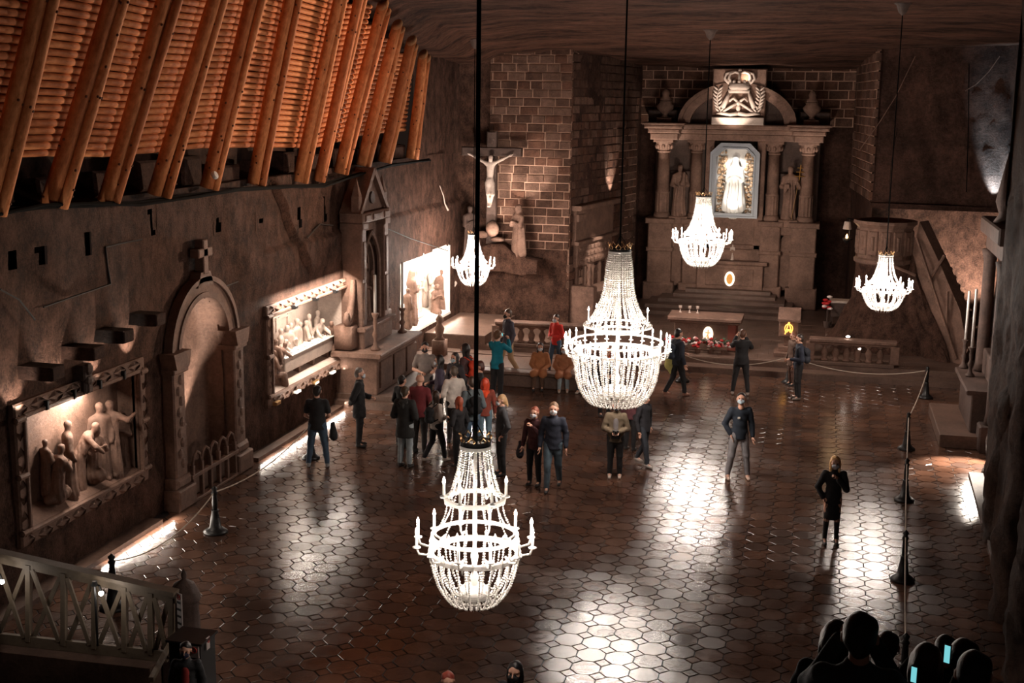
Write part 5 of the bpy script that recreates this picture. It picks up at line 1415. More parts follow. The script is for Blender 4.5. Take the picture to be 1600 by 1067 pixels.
def ctop(px_, py_, D):
    d = ray(px_, py_); return Vector((0, 0, CAM_H)) + d * (D / math.hypot(d.x, d.y))
p = ctop(743, 678, 14.0); q_ = ctop(742, 948, 14.0)
chandelier('nearest chandelier, two tiers of candles over a crystal basket, thick black cable', (p.x, p.y), p.z, .68, p.z - q_.z, 12, 20, 'tier', .0125, W_BULB * .28, .026, hook=False)
p = ctop(969, 379, 25.5); q_ = ctop(966, 635, 25.5)
chandelier('largest chandelier in the middle of the chapel, wide ring of candles and deep basket', (p.x, p.y), p.z, 1.06, p.z - q_.z, 26, 34, 'big', .019, W_BULB * 1.05, .018)
p = ctop(1100, 300, 38.6); q_ = ctop(1100, 418, 38.6)
chandelier('chandelier hanging before the main altar, below the octagonal niche', (p.x, p.y), p.z, .88, p.z - q_.z, 18, 22, 'mid', .021, W_BULB * 1.5, .016)
p = ctop(1385, 393, 33.4); q_ = ctop(1383, 486, 33.4)
chandelier('rightmost chandelier, hanging in front of the rock pulpit', (p.x, p.y), p.z, .68, p.z - q_.z, 14, 14, 'mid', .0185, W_BULB * .8, .014)
p = ctop(740, 361, 40.5); q_ = ctop(742, 447, 40.5)
chandelier('leftmost far chandelier below the crucifix, behind the thick black cable', (p.x, p.y), p.z, .68, p.z - q_.z, 14, 14, 'mid', .0205, W_BULB * 1.5, .014)

# ================================================================== ROPE BARRIERS
def post(x, y, label, h=.92, r=1.0):
    t = thing('barrier_post', label, 'post', (x, y, 0), 0, 'rope barrier posts')
    b = MB(); b.lathe([(.20 * r, 0), (.21 * r, .03), (.16 * r, .07), (.10 * r, .12), (.075 * r, .3), (.055 * r, .42), (.07 * r, .45)], 14); b.build('base', M['black'], t, True)
    b = MB(); b.lathe([(.04 * r, .45), (.05 * r, h * .62), (.04 * r, h * .8), (.06 * r, h * .84), (.035 * r, h * .88), (.055 * r, h * .94), (.001, h)], 12); b.build('upright', M['black'], t, True)
    return Vector((x, y, h * .86))
def rope(a, c, sag, label, n=14):
    b = MB(); pts = [a.lerp(c, k / n) - Vector((0, 0, sag * 4 * (k / n) * (1 - k / n))) for k in range(n + 1)]
    b.tube(pts, .012, 6); o = b.build('barrier_rope', M['cord']); tag(o, label, 'rope', 'barrier ropes')
pr = []
for (px_, py_), lab in zip([(1446, 622), (1416, 702), (1413, 782), (1410, 907)], ['barrier post farthest back on the right, near the sanctuary step', 'barrier post on the right, second from the back', 'barrier post on the right, third from the back beside the blonde woman', 'nearest barrier post on the right, large base in the bright floor patch']):
    g = at_z(px_, py_); pr.append(post(g.x, g.y, lab))
g = at_z(1409, 1085); pr.append(post(g.x, g.y, 'barrier post at the bottom edge by the dark onlookers'))
for k in range(4): rope(pr[k], pr[k + 1], .12, ['pale rope between the two farthest right barrier posts', 'pale rope between second and third right barrier posts', 'pale rope between third and nearest right barrier posts', 'pale rope from the nearest right barrier post to the bottom edge'][k])
g = at_z(1232, 598); pa = post(g.x, g.y, 'barrier post behind the man in the navy jacket, before the lectern'); g = at_z(1066, 596); pb = post(g.x, g.y, 'barrier post behind the visitor with the yellow jacket')
rope(pr[0], pa, .28, 'pale rope sagging before the right balustrade'); rope(pa, pb, .28, 'pale rope behind the man photographing the altar')
g = at_z(337, 832); pc = post(g.x, g.y, 'dark barrier post in front of the arched niche', r=1.1); g = at_z(486, 716); pd = post(g.x, g.y, 'barrier post by the man in the black shirt on the left')
g = at_z(178, 950); pe = post(g.x, g.y, 'barrier post behind the wooden railing', r=1.1)
rope(pc, pd, .22, 'pale rope from the niche barrier post to the standing man'); rope(pc, pe, .30, 'pale rope curving from the niche barrier post toward the railing')

# ================================================================== RAILING, NEWEL AND SIGNS at the lower left
YR = 14.6
def rp(px_, py_, Y=YR): return at_y(px_, py_, Y)
t = thing('wooden_railing', 'painted wooden stair railing with crossed braces, lower left corner', 'railing', (0, 0, 0))
def beam2(name, a, c, w, h, parent):
    a, c = Vector(a), Vector(c); d = c - a; L = d.length
    b = MB(); b.cbox(-w / 2, w / 2, 0, L, -h / 2, h / 2, .006)
    o = b.build(name, M['wood'], parent); o.location = a; o.rotation_euler = d.to_track_quat('Y', 'Z').to_euler(); return o
Tt = lambda u: rp(-90 + u, 850 + u * .2285 - 8)
def top_at(px_): return rp(px_, 872 + px_ * .228)
def bot_at(px_): return rp(px_, 997 + px_ * .108)
beam2('handrail', top_at(-120) + Vector((0, 0, .08)), top_at(276) + Vector((0, 0, .08)), .16, .05, t)
beam2('top_rail', top_at(-120), top_at(276), .05, .13, t)
beam2('bottom_rail', bot_at(-120), bot_at(262), .05, .15, t)
xs = [-60, -8, 45, 100, 148, 195, 236, 268]
for i, x in enumerate(xs):
    beam2('baluster_post', bot_at(x), top_at(x), .07, .07, t)
    if i:
        x0 = xs[i - 1]
        beam2('cross_brace', bot_at(x0 + 6) + Vector((0, .02, .05)), top_at(x - 6) + Vector((0, .02, -.05)), .03, .06, t)
        beam2('cross_brace', bot_at(x - 6) + Vector((0, -.02, .05)), top_at(x0 + 6) + Vector((0, -.02, -.05)), .03, .06, t)
beam2('stair_handrail', rp(268, 1002), rp(236, 1062, YR - 1.2), .06, .06, t)
p0, p1 = bot_at(-150), bot_at(248)
b = MB(); b.add([(p0.x, YR - .25, p0.z - .08), (p1.x, YR - .25, p1.z - .08), (p1.x, YR + .35, p1.z - .08), (p0.x, YR + .35, p0.z - .08), (p0.x, YR - .25, -.1), (p1.x, YR - .25, -.1), (p1.x, YR + .35, -.1), (p0.x, YR + .35, -.1)],
               [(0, 1, 2, 3), (7, 6, 5, 4), (0, 4, 5, 1), (1, 5, 6, 2), (2, 6, 7, 3), (3, 7, 4, 0)])
tag(b.build('stair_wall', M['step']), 'stone stair wall under the wooden railing', 'wall', kind='structure')
b = MB(); z = rp(60, 1062, 12.8).z
b.box(-13, -7.6, 9.0, 13.2, -.1, .62); tag(b.build('stair_landing', M['rockdark']), kind='structure')
for px_, py_, lab in ((3, 909, 'small glowing globe lamp at the far left edge of the railing'), (158, 927, 'small glowing globe lamp on a black pole at the wooden railing')):
    p = rp(px_, py_, YR - .3)
    t = thing('globe_lamp', lab, 'lamp', (p.x, p.y, p.z))
    b = MB(); b.ball((0, 0, 0), .033, 10); b.build('globe', mat('globe_glow_%d' % px_, (1, .95, .9), .3, emit=(1, .93, .85), es=30), t, True)
    b = MB(); b.tube([(0, 0, .03), (-.02, 0, .1), (-.09, 0, .14), (-.09, 0, -.75)], .016, 6); b.lathe([(.05, .10), (.03, .16)], 8, c=(-.09, 0, 0)); b.build('pole', M['black'], t)
    point((p.x, p.y - .12, p.z), 1.5, (1, .92, .84), .03)
p = rp(291, 1000, 14.9)
t = thing('stone_newel', 'tall dark stone newel with domed top and ball finial at the stair foot', 'post', (p.x, 14.9, 0))
zt = rp(290, 888, 14.9).z
b = MB(); b.cbox(-.26, .26, -.26, .26, 0, .75, .04); b.build('pedestal', M['stonedk'], t)
b = MB(); b.lathe([(.24, .75), (.25, .82), (.20, .9), (.18, zt - .5), (.21, zt - .45), (.20, zt - .35), (.14, zt - .22), (.03, zt - .15), (.04, zt - .08), (.001, zt)], 14); b.build('shaft', M['stonedk'], t, True)
p = rp(300, 1010, 13.9)
p_cab = p.x
t = thing('ticket_booth', 'small black cabinet with pictogram signs at the bottom left', 'cabinet', (p.x, 13.9, 0))
zc = rp(300, 996, 13.9).z
b = MB(); b.cbox(-.22, .22, -.2, .2, 0, zc, .01); b.build('cabinet_body', M['black'], t); b = MB(); b.cbox(-.25, .25, -.23, .23, zc, zc + .03, .01); b.build('cabinet_top', M['black'], t)
signm = mat('sign_white', (.42, .36, .34), .6); redm = mat('sign_red', (.45, .03, .02), .6); inkm = mat('sign_ink', (.03, .03, .03), .6)
def sign(loc, rz, w, h, label, rows):
    s = thing('notice_sign', label, 'sign', loc, rz)
    b = MB(); b.cbox(-w / 2, w / 2, -.008, .008, -h / 2, h / 2, .003); b.build('board', signm, s)
    b = MB(); K = 12; r = w * .3; zc_ = h / 2 - w * .45
    b.tube([(r * math.cos(2 * PI * k / K), -.014, zc_ + r * math.sin(2 * PI * k / K)) for k in range(K + 1)], w * .055, 4); b.tube([(-r * .7, -.014, zc_ - r * .7), (r * .7, -.014, zc_ + r * .7)], w * .05, 4); b.build('red_pictogram', redm, s)
    if rows:
        b = MB()
        for i in range(rows):
            z = zc_ - w * .55 - i * (h - w) / rows
            for k in range(3): b.box(-w * .36 + k * w * .25, -w * .18 + k * w * .25, -.016, -.006, z - .03, z)
        b.build('lettering', inkm, s)
p = rp(281, 955, 14.55); sign((p.x, p.y, p.z), -.5, .11, .50, 'narrow white notice with red sign and dark rows on the railing end post', 4)
p = rp(300, 1022, 13.65); sign((p.x + .02, 13.68, p.z + .02), 0, .12, .16, 'small white notice with red circle on the cabinet front', 0)
p = rp(323, 1015, 13.7); sign((p_cab + .232, 13.88, p.z), PI / 2, .09, .16, 'small white notice with red mark on the cabinet side', 0)
# ================================================================== PEOPLE
def head_prims():
    # local: chin to crown along z, face towards -y; centre of the skull at the origin, height .235
    P = [rc((0, .012, .035), (0, -.005, .03), .088, .084), rc((0, -.02, -.02), (0, -.03, -.055), .062, .048), rc((0, -.048, -.085), (0, -.04, -.08), .028),
         rc((0, -.092, .02), (0, -.112, -.022), .010, .016), rc((-.045, -.070, .028), (.045, -.070, .028), .016), rc((-.025, -.082, -.052), (.025, -.082, -.052), .011),
         rc((0, .02, -.06), (0, .03, -.16), .052, .056)]
    for s in (-1, 1): P += [rc((s * .086, .005, .015), (s * .088, .012, -.02), .013, .010), rc((s * .05, -.055, -.02), (s * .045, -.06, -.04), .026, .02)]
    return P
def eye_cut(X):
    r = 0
    for s in (-1, 1):
        d = np.sqrt((X[0] - s * .033) ** 2 + (X[1] + .098) ** 2 + (X[2] - .008) ** 2)
        r = r + .016 * np.exp(-(d / .02) ** 2)
    return r
HEAD = sdf_net(head_prims(), .0085, .018, eye_cut)
def ball_net(c, r, n=6):
    b = MB(); P, Fc = [], []
    for i in range(n + 1):
        for j in range(n):
            a, e = 2 * PI * j / n, -PI / 2 + PI * i / n
            P.append((c[0] + r * math.cos(e) * math.cos(a), c[1] + r * math.cos(e) * math.sin(a), c[2] + r * math.sin(e)))
    for i in range(n):
        for j in range(n): Fc.append((i * n + j, i * n + (j + 1) % n, (i + 1) * n + (j + 1) % n, (i + 1) * n + j))
    return np.array(P), np.array(Fc)
def hand_net(curl):
    """right hand, wrist at the origin, fingers along -z, thumb towards -y"""
    P = [rc((0, 0, .0), (0, 0, -.04), .024, .03, .9), rc((0, -.02, -.05), (0, .022, -.05), .017), rc((0, -.026, -.085), (0, .028, -.082), .012)]
    for k, (y, L) in enumerate([(-.028, .072), (-.009, .080), (.010, .074), (.028, .058)]):
        p = np.array([0, y, -.088]); a = 0
        for seg, fr in enumerate((.45, .32, .23)):
            a += curl * (.5 if seg == 0 else 1)
            q = p + np.array([-math.sin(a), 0, -math.cos(a)]) * L * fr
            P.append(rc(p, q, .0088 - seg * .0008, .0082 - seg * .001)); p = q
    P += [rc((-.004, -.026, -.03), (-.014, -.05, -.062), .014, .011), rc((-.014, -.05, -.062), (-.024 - .02 * curl, -.055, -.092), .0105, .008)]
    return sdf_net(P, .0058, .006)
HANDS = {'relaxed': hand_net(.35), 'grip': hand_net(1.05)}
def frame_from(d, side=1):
    """columns: x,y,z axes with -z along d"""
    z = -Vector(d).normalized(); y = Vector((0, 1, 0)) - z * z.y
    if y.length < .1: y = Vector((1, 0, 0)) - z * z.x
    y.normalize(); x = y.cross(z)
    return np.array([[x.x * side, y.x, z.x], [x.y * side, y.y, z.y], [x.z * side, y.z, z.z]])
ARMS = dict(
    down=((.245, .03, 1.13), (.255, -.06, .88)), phone=((.23, -.20, 1.27), (.075, -.36, 1.50)), front=((.26, .02, 1.12), (.06, -.25, 1.10)),
    pocket=((.285, .06, 1.13), (.185, -.03, .93)), chin=((.22, -.14, 1.16), (.03, -.21, 1.38)), back=((.26, .12, 1.13), (.06, .18, .99)),
    low=((.245, -.02, 1.12), (.09, -.20, .96)), lap=((.25, -.02, 1.13), (.08, -.28, .98)), out=((.26, -.06, 1.14), (.20, -.30, 1.14)), lift=((.25, -.16, 1.30), (.17, -.34, 1.52)))
def person(loc, H, rz, label, top, legs, arms=('down', 'down'), shoes=(.03, .03, .03), hair=None, hairlen=0, mask=None, pose='stand', skirt=False, coat=False, sleeves=True,
           bag=None, bagtype='backpack', skinm='skin', head=(0, 0), lean=0.0, hood=None, phone=False, stout=1.0, hold=None, extra=None, jacket2=None, vox=.021):
    f = H / 1.75
    t = thing('person', label, 'person', tuple(loc), rz)
    S = lambda p: np.array(p, float)
    sit = pose == 'sit'
    dz = -.44 if sit else 0.0
    lx = lambda p: np.array([p[0], p[1] - lean * max(0, p[2] - .95), p[2] + dz])
    # legs
    hips = [S((s * .09, 0, .93 + dz)) for s in (-1, 1)]
    if sit: kn = [S((s * .10, -.42, .50)) for s in (-1, 1)]; an = [S((s * .12, -.46 + .04 * s, .09)) for s in (-1, 1)]
    elif pose == 'stride': kn = [S((-.09, -.14, .51)), S((.10, .04, .50))]; an = [S((-.09, -.20, .09)), S((.11, .26, .12))]
    elif pose == 'wide': kn = [S((-.15, -.03, .50)), S((.15, -.02, .50))]; an = [S((-.20, .02, .085)), S((.20, .0, .085))]
    elif pose == 'contra': kn = [S((-.10, .0, .50)), S((.13, -.08, .50))]; an = [S((-.10, .02, .085)), S((.19, .02, .085))]
    else: kn = [S((s * .10, -.012, .50)) for s in (-1, 1)]; an = [S((s * .11, .02, .085)) for s in (-1, 1)]
    w = stout
    sh = [lx((s * .175, .0, 1.415)) for s in (-1, 1)]
    el, wr = [], []
    for s, k in zip((-1, 1), arms):
        e, q = ARMS[k]
        if sit and k == 'down': e, q = ARMS['lap']
        el.append(lx((s * e[0] * (1 + .1 * (w - 1)), e[1], e[2]))); wr.append(lx((s * q[0], q[1], q[2])))
    neck = lx((0, .005, 1.47)); hc = lx((0, -.02, 1.635))
    torso = [rc(lx((0, 0, .97)), lx((0, -.01, 1.12)), .135 * w, .122 * w, .75), rc(lx((0, -.01, 1.12)), lx((0, 0, 1.33)), .122 * w, .135 * w, .70), rc(lx((-.10, .0, 1.375)), lx((.10, .0, 1.375)), .072, .072, .9)]
    # body: one surface
    body = torso + [rc(neck, hc - S((0, 0, .08)), .055, .05)]
    for i in (0, 1):
        body += [rc(sh[i], el[i], .050, .040), rc(el[i], wr[i], .038, .026), rc(hips[i], kn[i], .085 * w, .055), rc(kn[i], an[i], .052, .036), rc(an[i], an[i] + S((0, -.11, -.045)), .036, .028)]
    P, Fc = sdf_net(body, .022, .03)
    parts = [(P * f, Fc, 0)]
    yaw, tilt = head
    Rh = Matrix.Rotation(yaw, 3, 'Z') @ Matrix.Rotation(tilt, 3, 'X'); Rn = np.array(Rh)
    parts.append(((HEAD[0] @ Rn.T + hc) * f, HEAD[1], 0))
    for s in (-1, 1):
        q = ball_net((s * .033, -.087, .008), .0115); parts.append(((q[0] @ Rn.T + hc) * f, q[1], 1))
    q = ball_net((0, -.088, -.052), .012); q = (q[0] * np.array([1.7, 1, .45]) + np.array([0, 0, -.03]), q[1]); parts.append(((q[0] @ Rn.T + hc) * f, q[1], 2))
    for i, s in ((0, -1), (1, 1)):
        d = wr[i] - el[i]; B = frame_from(d, 1)
        hp, hf = HANDS['grip' if arms[i] in ('phone', 'front', 'chin', 'low', 'lap') else 'relaxed']
        hp = hp * np.array([-s, 1, 1]); hf = hf if s < 0 else hf[:, ::-1]
        parts.append(((hp @ B.T + wr[i]) * f, hf, 0))
    me = np_mesh('body', parts, [M[skinm], M['eye'], mat_lip])
    link(bpy.data.objects.new('body', me), t)
    fold = lambda a: (lambda X: a * np.sin(38 * X[2] + 9 * X[0] + 4 * np.sin(14 * X[1] + 5)) * np.sin(11 * X[0] + 13 * X[2]))
    # shoes
    for i in (0, 1):
        a = an[i]; P, Fc = sdf_net([rc(a + S((0, .02, -.045)), a + S((0, -.14, -.055)), .040, .036), rc(a + S((0, .01, .0)), a + S((0, -.02, -.02)), .045)], .017, .02, cut=lambda X, a=a: (a[2] - .083) - X[2])
        link(bpy.data.objects.new('shoe', np_mesh('shoe', [(P * f, Fc, 0)], [cloth(shoes, .5)])), t)
    # trousers or skirt
    lw = 1.0
    pr = [rc(lx((0, 0, 1.0)) if not sit else S((0, 0, .60)), S((0, 0, .93 + dz)), .14 * w, .145 * w, .78)]
    for i in (0, 1): pr += [rc(hips[i], kn[i], .098 * w, .072), rc(kn[i], an[i] + S((0, 0, .02)), .070, .056)]
    if skirt:
        pr = [rc(S((0, 0, 1.0)), S((0, 0, .62)), .13 * w, .165, .75)]
        P, Fc = sdf_net(pr, vox, .03, fold(.005), cut=lambda X: .50 - X[2]); link(bpy.data.objects.new('skirt', np_mesh('skirt', [(P * f, Fc, 0)], [cloth(legs)])), t)
        pr = []
        for i in (0, 1): pr += [rc(hips[i] - S((0, 0, .1)), kn[i], .078, .058), rc(kn[i], an[i], .056, .042)]
        P, Fc = sdf_net(pr, vox, .015); link(bpy.data.objects.new('tights', np_mesh('tights', [(P * f, Fc, 0)], [cloth((.015, .012, .012))])), t)
    else:
        P, Fc = sdf_net(pr, vox, .02, fold(.005)); link(bpy.data.objects.new('trousers', np_mesh('trousers', [(P * f, Fc, 0)], [cloth(legs)])), t)
    # top
    g = .020 if not coat else .030
    pr = [rc(a, b_, ra + g, rb + g, ff) for a, b_, ra, rb, ff in torso]
    pr += [rc(lx((0, 0, .98)), lx((0, 0, .88 if not coat else .70)), .145 * w + g * .5, (.15 if not coat else .17) * w + g * .5, .78)]
    if sit: pr.append(rc(S((0, -.02, .56)), S((0, -.02, .50)), .17 * w, .17 * w, .9))
    if sit and coat: pr += [rc(S((s_ * .07, -.04, .52)), S((s_ * .13, -.40, .48)), .13, .125) for s_ in (-1, 1)]
    for i in (0, 1):
        if sleeves: pr += [rc(sh[i], el[i], .050 + g, .042 + g), rc(el[i], el[i] + (wr[i] - el[i]) * .90, .040 + g, .030 + g)]
        else: pr += [rc(sh[i], sh[i] + (el[i] - sh[i]) * .65, .052 + g, .050 + g)]
    pr.append(rc(neck - S((0, 0, .02)), neck + S((0, -.005, .015)), .070, .066))
    pr.append(rc(S((0, 0, .80 + dz)), S((0, 0, .70 + dz if not coat else .45)), (.165 if not coat else .185) * w, (.17 if not coat else .20) * w, .74)) if not sit else None
    hem = (.83 if not coat else .66) + dz
    wz = min(wr[0][2], wr[1][2]) - .08
    P, Fc = sdf_net(pr, vox, .025, fold(.006), cut=(None if sit else (lambda X: np.where(np.abs(X[0]) < .205 * w + .0, hem - X[2], -1.0)))); link(bpy.data.objects.new('jacket' if sleeves else 'shirt', np_mesh('top', [(P * f, Fc, 0)], [cloth(top)])), t)
    if jacket2:      # shirt front showing between an open jacket
        P, Fc = sdf_net([rc(lx((0, -.060 * w, 1.0)), lx((0, -.068 * w, 1.34)), .095, .07, .8)], vox, .02); link(bpy.data.objects.new('shirt_front', np_mesh('shirt', [(P * f, Fc, 0)], [cloth(jacket2)])), t)
    if hood:
        P, Fc = sdf_net([rc(neck + S((-.06, .07, -.03)), neck + S((.06, .07, -.03)), .055), rc(neck + S((0, .10, -.06)), neck + S((0, .11, -.12)), .05)], vox, .03); link(bpy.data.objects.new('hood', np_mesh('hood', [(P * f, Fc, 0)], [cloth(hood)])), t)
    # hair
    if hair is not None:
        pr = [rc((0, .02, .055), (0, .03, .02), .092, .088), rc((0, .05, .0), (0, .055, -.03), .066, .06)]
        if hairlen >= 1: pr += [rc((0, .06, .0), (0, .075, -.10 - .1 * hairlen), .075, .055, .7)] + [rc((s * .075, .0, .03), (s * .082, .01, -.08 - .07 * hairlen), .034, .03) for s in (-1, 1)]
        if hairlen == -1: pr += [rc((0, .10, .03), (0, .14, -.12), .035, .025)]
        cutf = lambda X: np.minimum(-(X[1] + .045) - 0, (.050 - X[2])) * 1.0 if hairlen < 1 else np.minimum(-(X[1] + .055), (.048 - X[2]))
        cut2 = lambda X: np.minimum((-.062 - X[1]) * -1 * -1, .055 - X[2])
        P, Fc = sdf_net(pr, .014, .03, lambda X: .004 * np.sin(60 * X[0] + 30 * X[2]), cut=lambda X: np.minimum(-.058 - X[1], .052 - X[2]))
        link(bpy.data.objects.new('hair', np_mesh('hair', [((P @ Rn.T + hc) * f, Fc, 0)], [cloth(hair, .45)])), t)
    if mask is not None:
        P, Fc = sdf_net([rc((-.035, -.072, -.045), (.035, -.072, -.045), .040, .040, .9), rc((0, -.098, -.02), (0, -.085, -.075), .026, .03)], .012, .02)
        link(bpy.data.objects.new('face_mask', np_mesh('mask', [((P @ Rn.T + hc) * f, Fc, 0)], [cloth(mask, .7)])), t)
    if bag is not None:
        if bagtype == 'backpack': pr = [rc(lx((-.07, .19, 1.08)), lx((.07, .19, 1.08)), .085), rc(lx((-.06, .18, 1.30)), lx((.06, .18, 1.30)), .075), rc(lx((0, .20, 1.1)), lx((0, .19, 1.3)), .10)]
        elif bagtype == 'shoulder': pr = [rc(S((.24, .02, .93 + dz)), S((.26, .02, .78 + dz)), .07, .085, 1.3)]
        else: pr = [rc(S((-.32, -.03, .93)), S((-.34, -.02, .66)), .05, .09, 1.0)]     # jacket hung over the arm
        P, Fc = sdf_net(pr, vox, .04, fold(.008)); nm = {'backpack': 'backpack', 'shoulder': 'shoulder_bag'}.get(bagtype, 'carried_jacket')
        bo = link(bpy.data.objects.new(nm, np_mesh(nm, [(P * f, Fc, 0)], [cloth(bag)])), t)
        if bagtype == 'backpack':
            b = MB()
            for s in (-1, 1): b.tube([Vector(lx((s * .10, .16, 1.40))) * f, Vector(lx((s * .11, .02, 1.475))) * f, Vector(lx((s * .12, -.125 * w, 1.36))) * f, Vector(lx((s * .14, -.11 * w, 1.15))) * f, Vector(lx((s * .12, .13, 1.05))) * f], .016, 6)
            b.build('strap', cloth(bag), bo)
    if phone:
        c = (wr[0] + wr[1]) / 2 if arms[0] == arms[1] else wr[1]
        c = c + np.array([0, -.05, .07])
        b = MB(); b.cbox(c[0] - .075, c[0] + .075, c[1] - .006, c[1] + .006, c[2] - .035, c[2] + .045, .003); q = MB(); q.box(c[0] - .068, c[0] + .068, c[1] + .006, c[1] + .008, c[2] - .029, c[2] + .039)
        for mb in (b, q): mb.v = [tuple(np.array(v) * f) for v in mb.v]
        po = b.build('phone', M['phone'], t); q.build('screen', M['screen'], po)
    if extra: extra(t, f, lx, wr)
    return t
mat_lip = mat('lips', (.38, .10, .08), .5)
def measure(px_, fy, hy, z=0.0, hmin=1.5, hmax=1.95):
    g = at_z(px_, fy, z); lo, hi = 1.0, 2.6
    for _ in range(30):
        m = (lo + hi) / 2
        if to_px((g.x, g.y, z + m))[1] > hy: lo = m
        else: hi = m
    return g, min(hmax, max(hmin, m))
BLK, NAVY, JEAN, JEANL, GREY = (.012, .011, .012), (.018, .022, .038), (.05, .085, .13), (.20, .25, .30), (.13, .12, .12)
BR, BLOND, DK, RED = (.03, .015, .009), (.52, .30, .13), (.012, .008, .007), (.26, .06, .025)
WM, BM = (.55, .60, .66), (.012, .012, .014)
def who(px_, fy, hy, rz, label, z=0.0, **k):
    g, H = measure(px_, fy, hy, z)
    return person((g.x, g.y, z), H, math.radians(rz), label, **k)
# -- visitors round the guide, left
who(497, 729, 604, 195, 'man seen from behind in black t-shirt and jeans, standing apart by the left wall', top=BLK, legs=JEAN, sleeves=False, arms=('low', 'low'), hair=DK, pose='wide', bag=BLK, bagtype='over', stout=1.15, shoes=(.3, .3, .3))
who(562, 697, 576, 105, 'grey-haired man in a long black suit facing the group, near the side altar', top=BLK, legs=BLK, arms=('back', 'front'), hair=(.20, .17, .15), mask=WM, coat=True)
who(664, 650, 536, 15, 'man in grey t-shirt and black mask gesturing before the side altar', top=(.24, .20, .18), legs=DK, sleeves=False, arms=('front', 'out'), hair=DK, mask=BM, stout=1.1)
who(687, 672, 556, -80, 'dark-haired woman in plum jacket facing left in the back of the group', top=(.06, .045, .075), legs=BLK, arms=('front', 'down'), hair=DK, hairlen=1, mask=WM)
who(711, 660, 552, -25, 'dark-haired woman in a pale blue mask in the middle of the group', top=(.035, .03, .035), legs=BLK, arms=('front', 'front'), hair=DK, hairlen=1.5, mask=(.45, .6, .68))
who(727, 655, 536, -100, 'woman with orange-red backpack and dark hair facing left at the back of the group', top=(.07, .03, .03), legs=BLK, arms=('front', 'down'), hair=DK, hairlen=1, mask=WM, bag=(.72, .07, .025))
who(749, 690, 552, -70, 'dark-haired visitor in black coat just left of the thick chandelier cable, facing left', top=BLK, legs=BLK, arms=('front', 'down'), hair=(.05, .012, .008), hairlen=.5, skinm='skin2')
who(656, 707, 586, 178, 'bald man in burgundy quilted jacket seen from behind', top=(.15, .018, .022), legs=DK, arms=('front', 'front'), stout=1.2)
who(633, 729, 605, 172, 'visitor seen from behind in black parka and pale jeans, front of the group', top=(.015, .014, .013), legs=(.30, .34, .36), arms=('front', 'front'), hair=(.05, .03, .015), coat=True, stout=1.1, hood=(.02, .018, .016))
who(628, 697, 588, 150, 'dark-haired visitor half hidden between the burgundy jacket and the black parka', top=BLK, legs=BLK, hair=DK, arms=('down', 'front'))
who(681, 721, 612, 140, 'woman in white blouse and black trousers with small black backpack, seen from behind', top=(.58, .50, .44), legs=BLK, arms=('front', 'down'), hair=BR, hairlen=1, pose='stride', bag=BLK, shoes=(.5, .42, .36))
who(709, 690, 574, -150, 'bald man in loose white sweatshirt behind the woman with the small backpack', top=(.72, .64, .57), legs=DK, arms=('down', 'front'), stout=1.2, hair=(.10, .07, .05))
who(737, 715, 590, -140, 'man in grey sweatshirt with black backpack and glasses, right side of the group', top=(.09, .11, .12), legs=JEAN, arms=('front', 'down'), hair=(.05, .03, .02), bag=BLK, mask=WM)
who(717, 728, 621, -120, 'red-haired woman in dark jacket at the front of the group', top=(.02, .018, .02), legs=BLK, arms=('down', 'front'), hair=(.30, .06, .025), hairlen=1, mask=WM)
who(757, 700, 592, -160, 'visitor with bright orange hood and light jeans, beside the chandelier cable', top=(.24, .05, .03), legs=(.13, .20, .25), arms=('down', 'front'), hair=(.6, .06, .02), hood=(.85, .08, .02), hairlen=1)
who(783, 742, 618, -60, 'blonde woman in grey jacket and pale mask right of the group, looking left', top=(.05, .05, .055), legs=BLK, arms=('pocket', 'pocket'), hair=(.42, .25, .12), hairlen=-1, mask=WM)
# -- visitors before the sanctuary, left of the large chandelier
who(776, 628, 509, 160, 'man in bright teal jacket photographing with raised hands, seen from behind', top=(.0, .17, .24), legs=BLK, arms=('phone', 'lift'), hair=(.12, .06, .03), phone=True)
who(793, 588, 482, -50, 'man in grey sweater, black mask and beige trousers beside the left balustrade', z=.15, top=(.065, .06, .08), legs=(.38, .24, .13), arms=('down', 'down'), hair=(.10, .06, .04), mask=BM, pose='stride')
who(868, 580, 492, -30, 'visitor in bright red jacket and jeans left of the large chandelier', z=.15, top=(.62, .035, .025), legs=JEAN, arms=('front', 'front'), hair=BR, mask=WM, pose='stride')
g = at_z(843, 606, .45)
def seated(px_, y_, z, H, rz, label, **k):
    g = at_y(px_, y_, 34.72); return person((g.x, 34.78, z), H, math.radians(rz), label, pose='sit', **k)
seated(843, 600, .0, 1.70, 5, 'long-haired woman in camel coat and mask sitting on the stone bench, left of two', top=(.36, .14, .055), legs=(.10, .05, .03), arms=('lap', 'lap'), hair=(.018, .010, .010), hairlen=2, mask=WM, coat=True)
seated(879, 600, .0, 1.66, 12, 'long-haired woman in camel coat and pale jeans sitting on the stone bench, right of two', top=(.33, .13, .06), legs=(.26, .31, .33), arms=('lap', 'lap'), hair=(.018, .010, .010), hairlen=2, mask=WM, coat=True, shoes=(.6, .5, .42))
seated(921, 600, .0, 1.74, -15, 'person in dark clothes seated behind the large crystal basket', top=(.02, .018, .02), legs=(.05, .07, .09), arms=('lap', 'lap'), hair=BR, shoes=(.5, .42, .36))
who(944, 650, 543, 30, 'red-haired visitor seen through the crystal strands of the large chandelier', top=BLK, legs=BLK, arms=('front', 'front'), hair=(.5, .09, .03), hairlen=1)
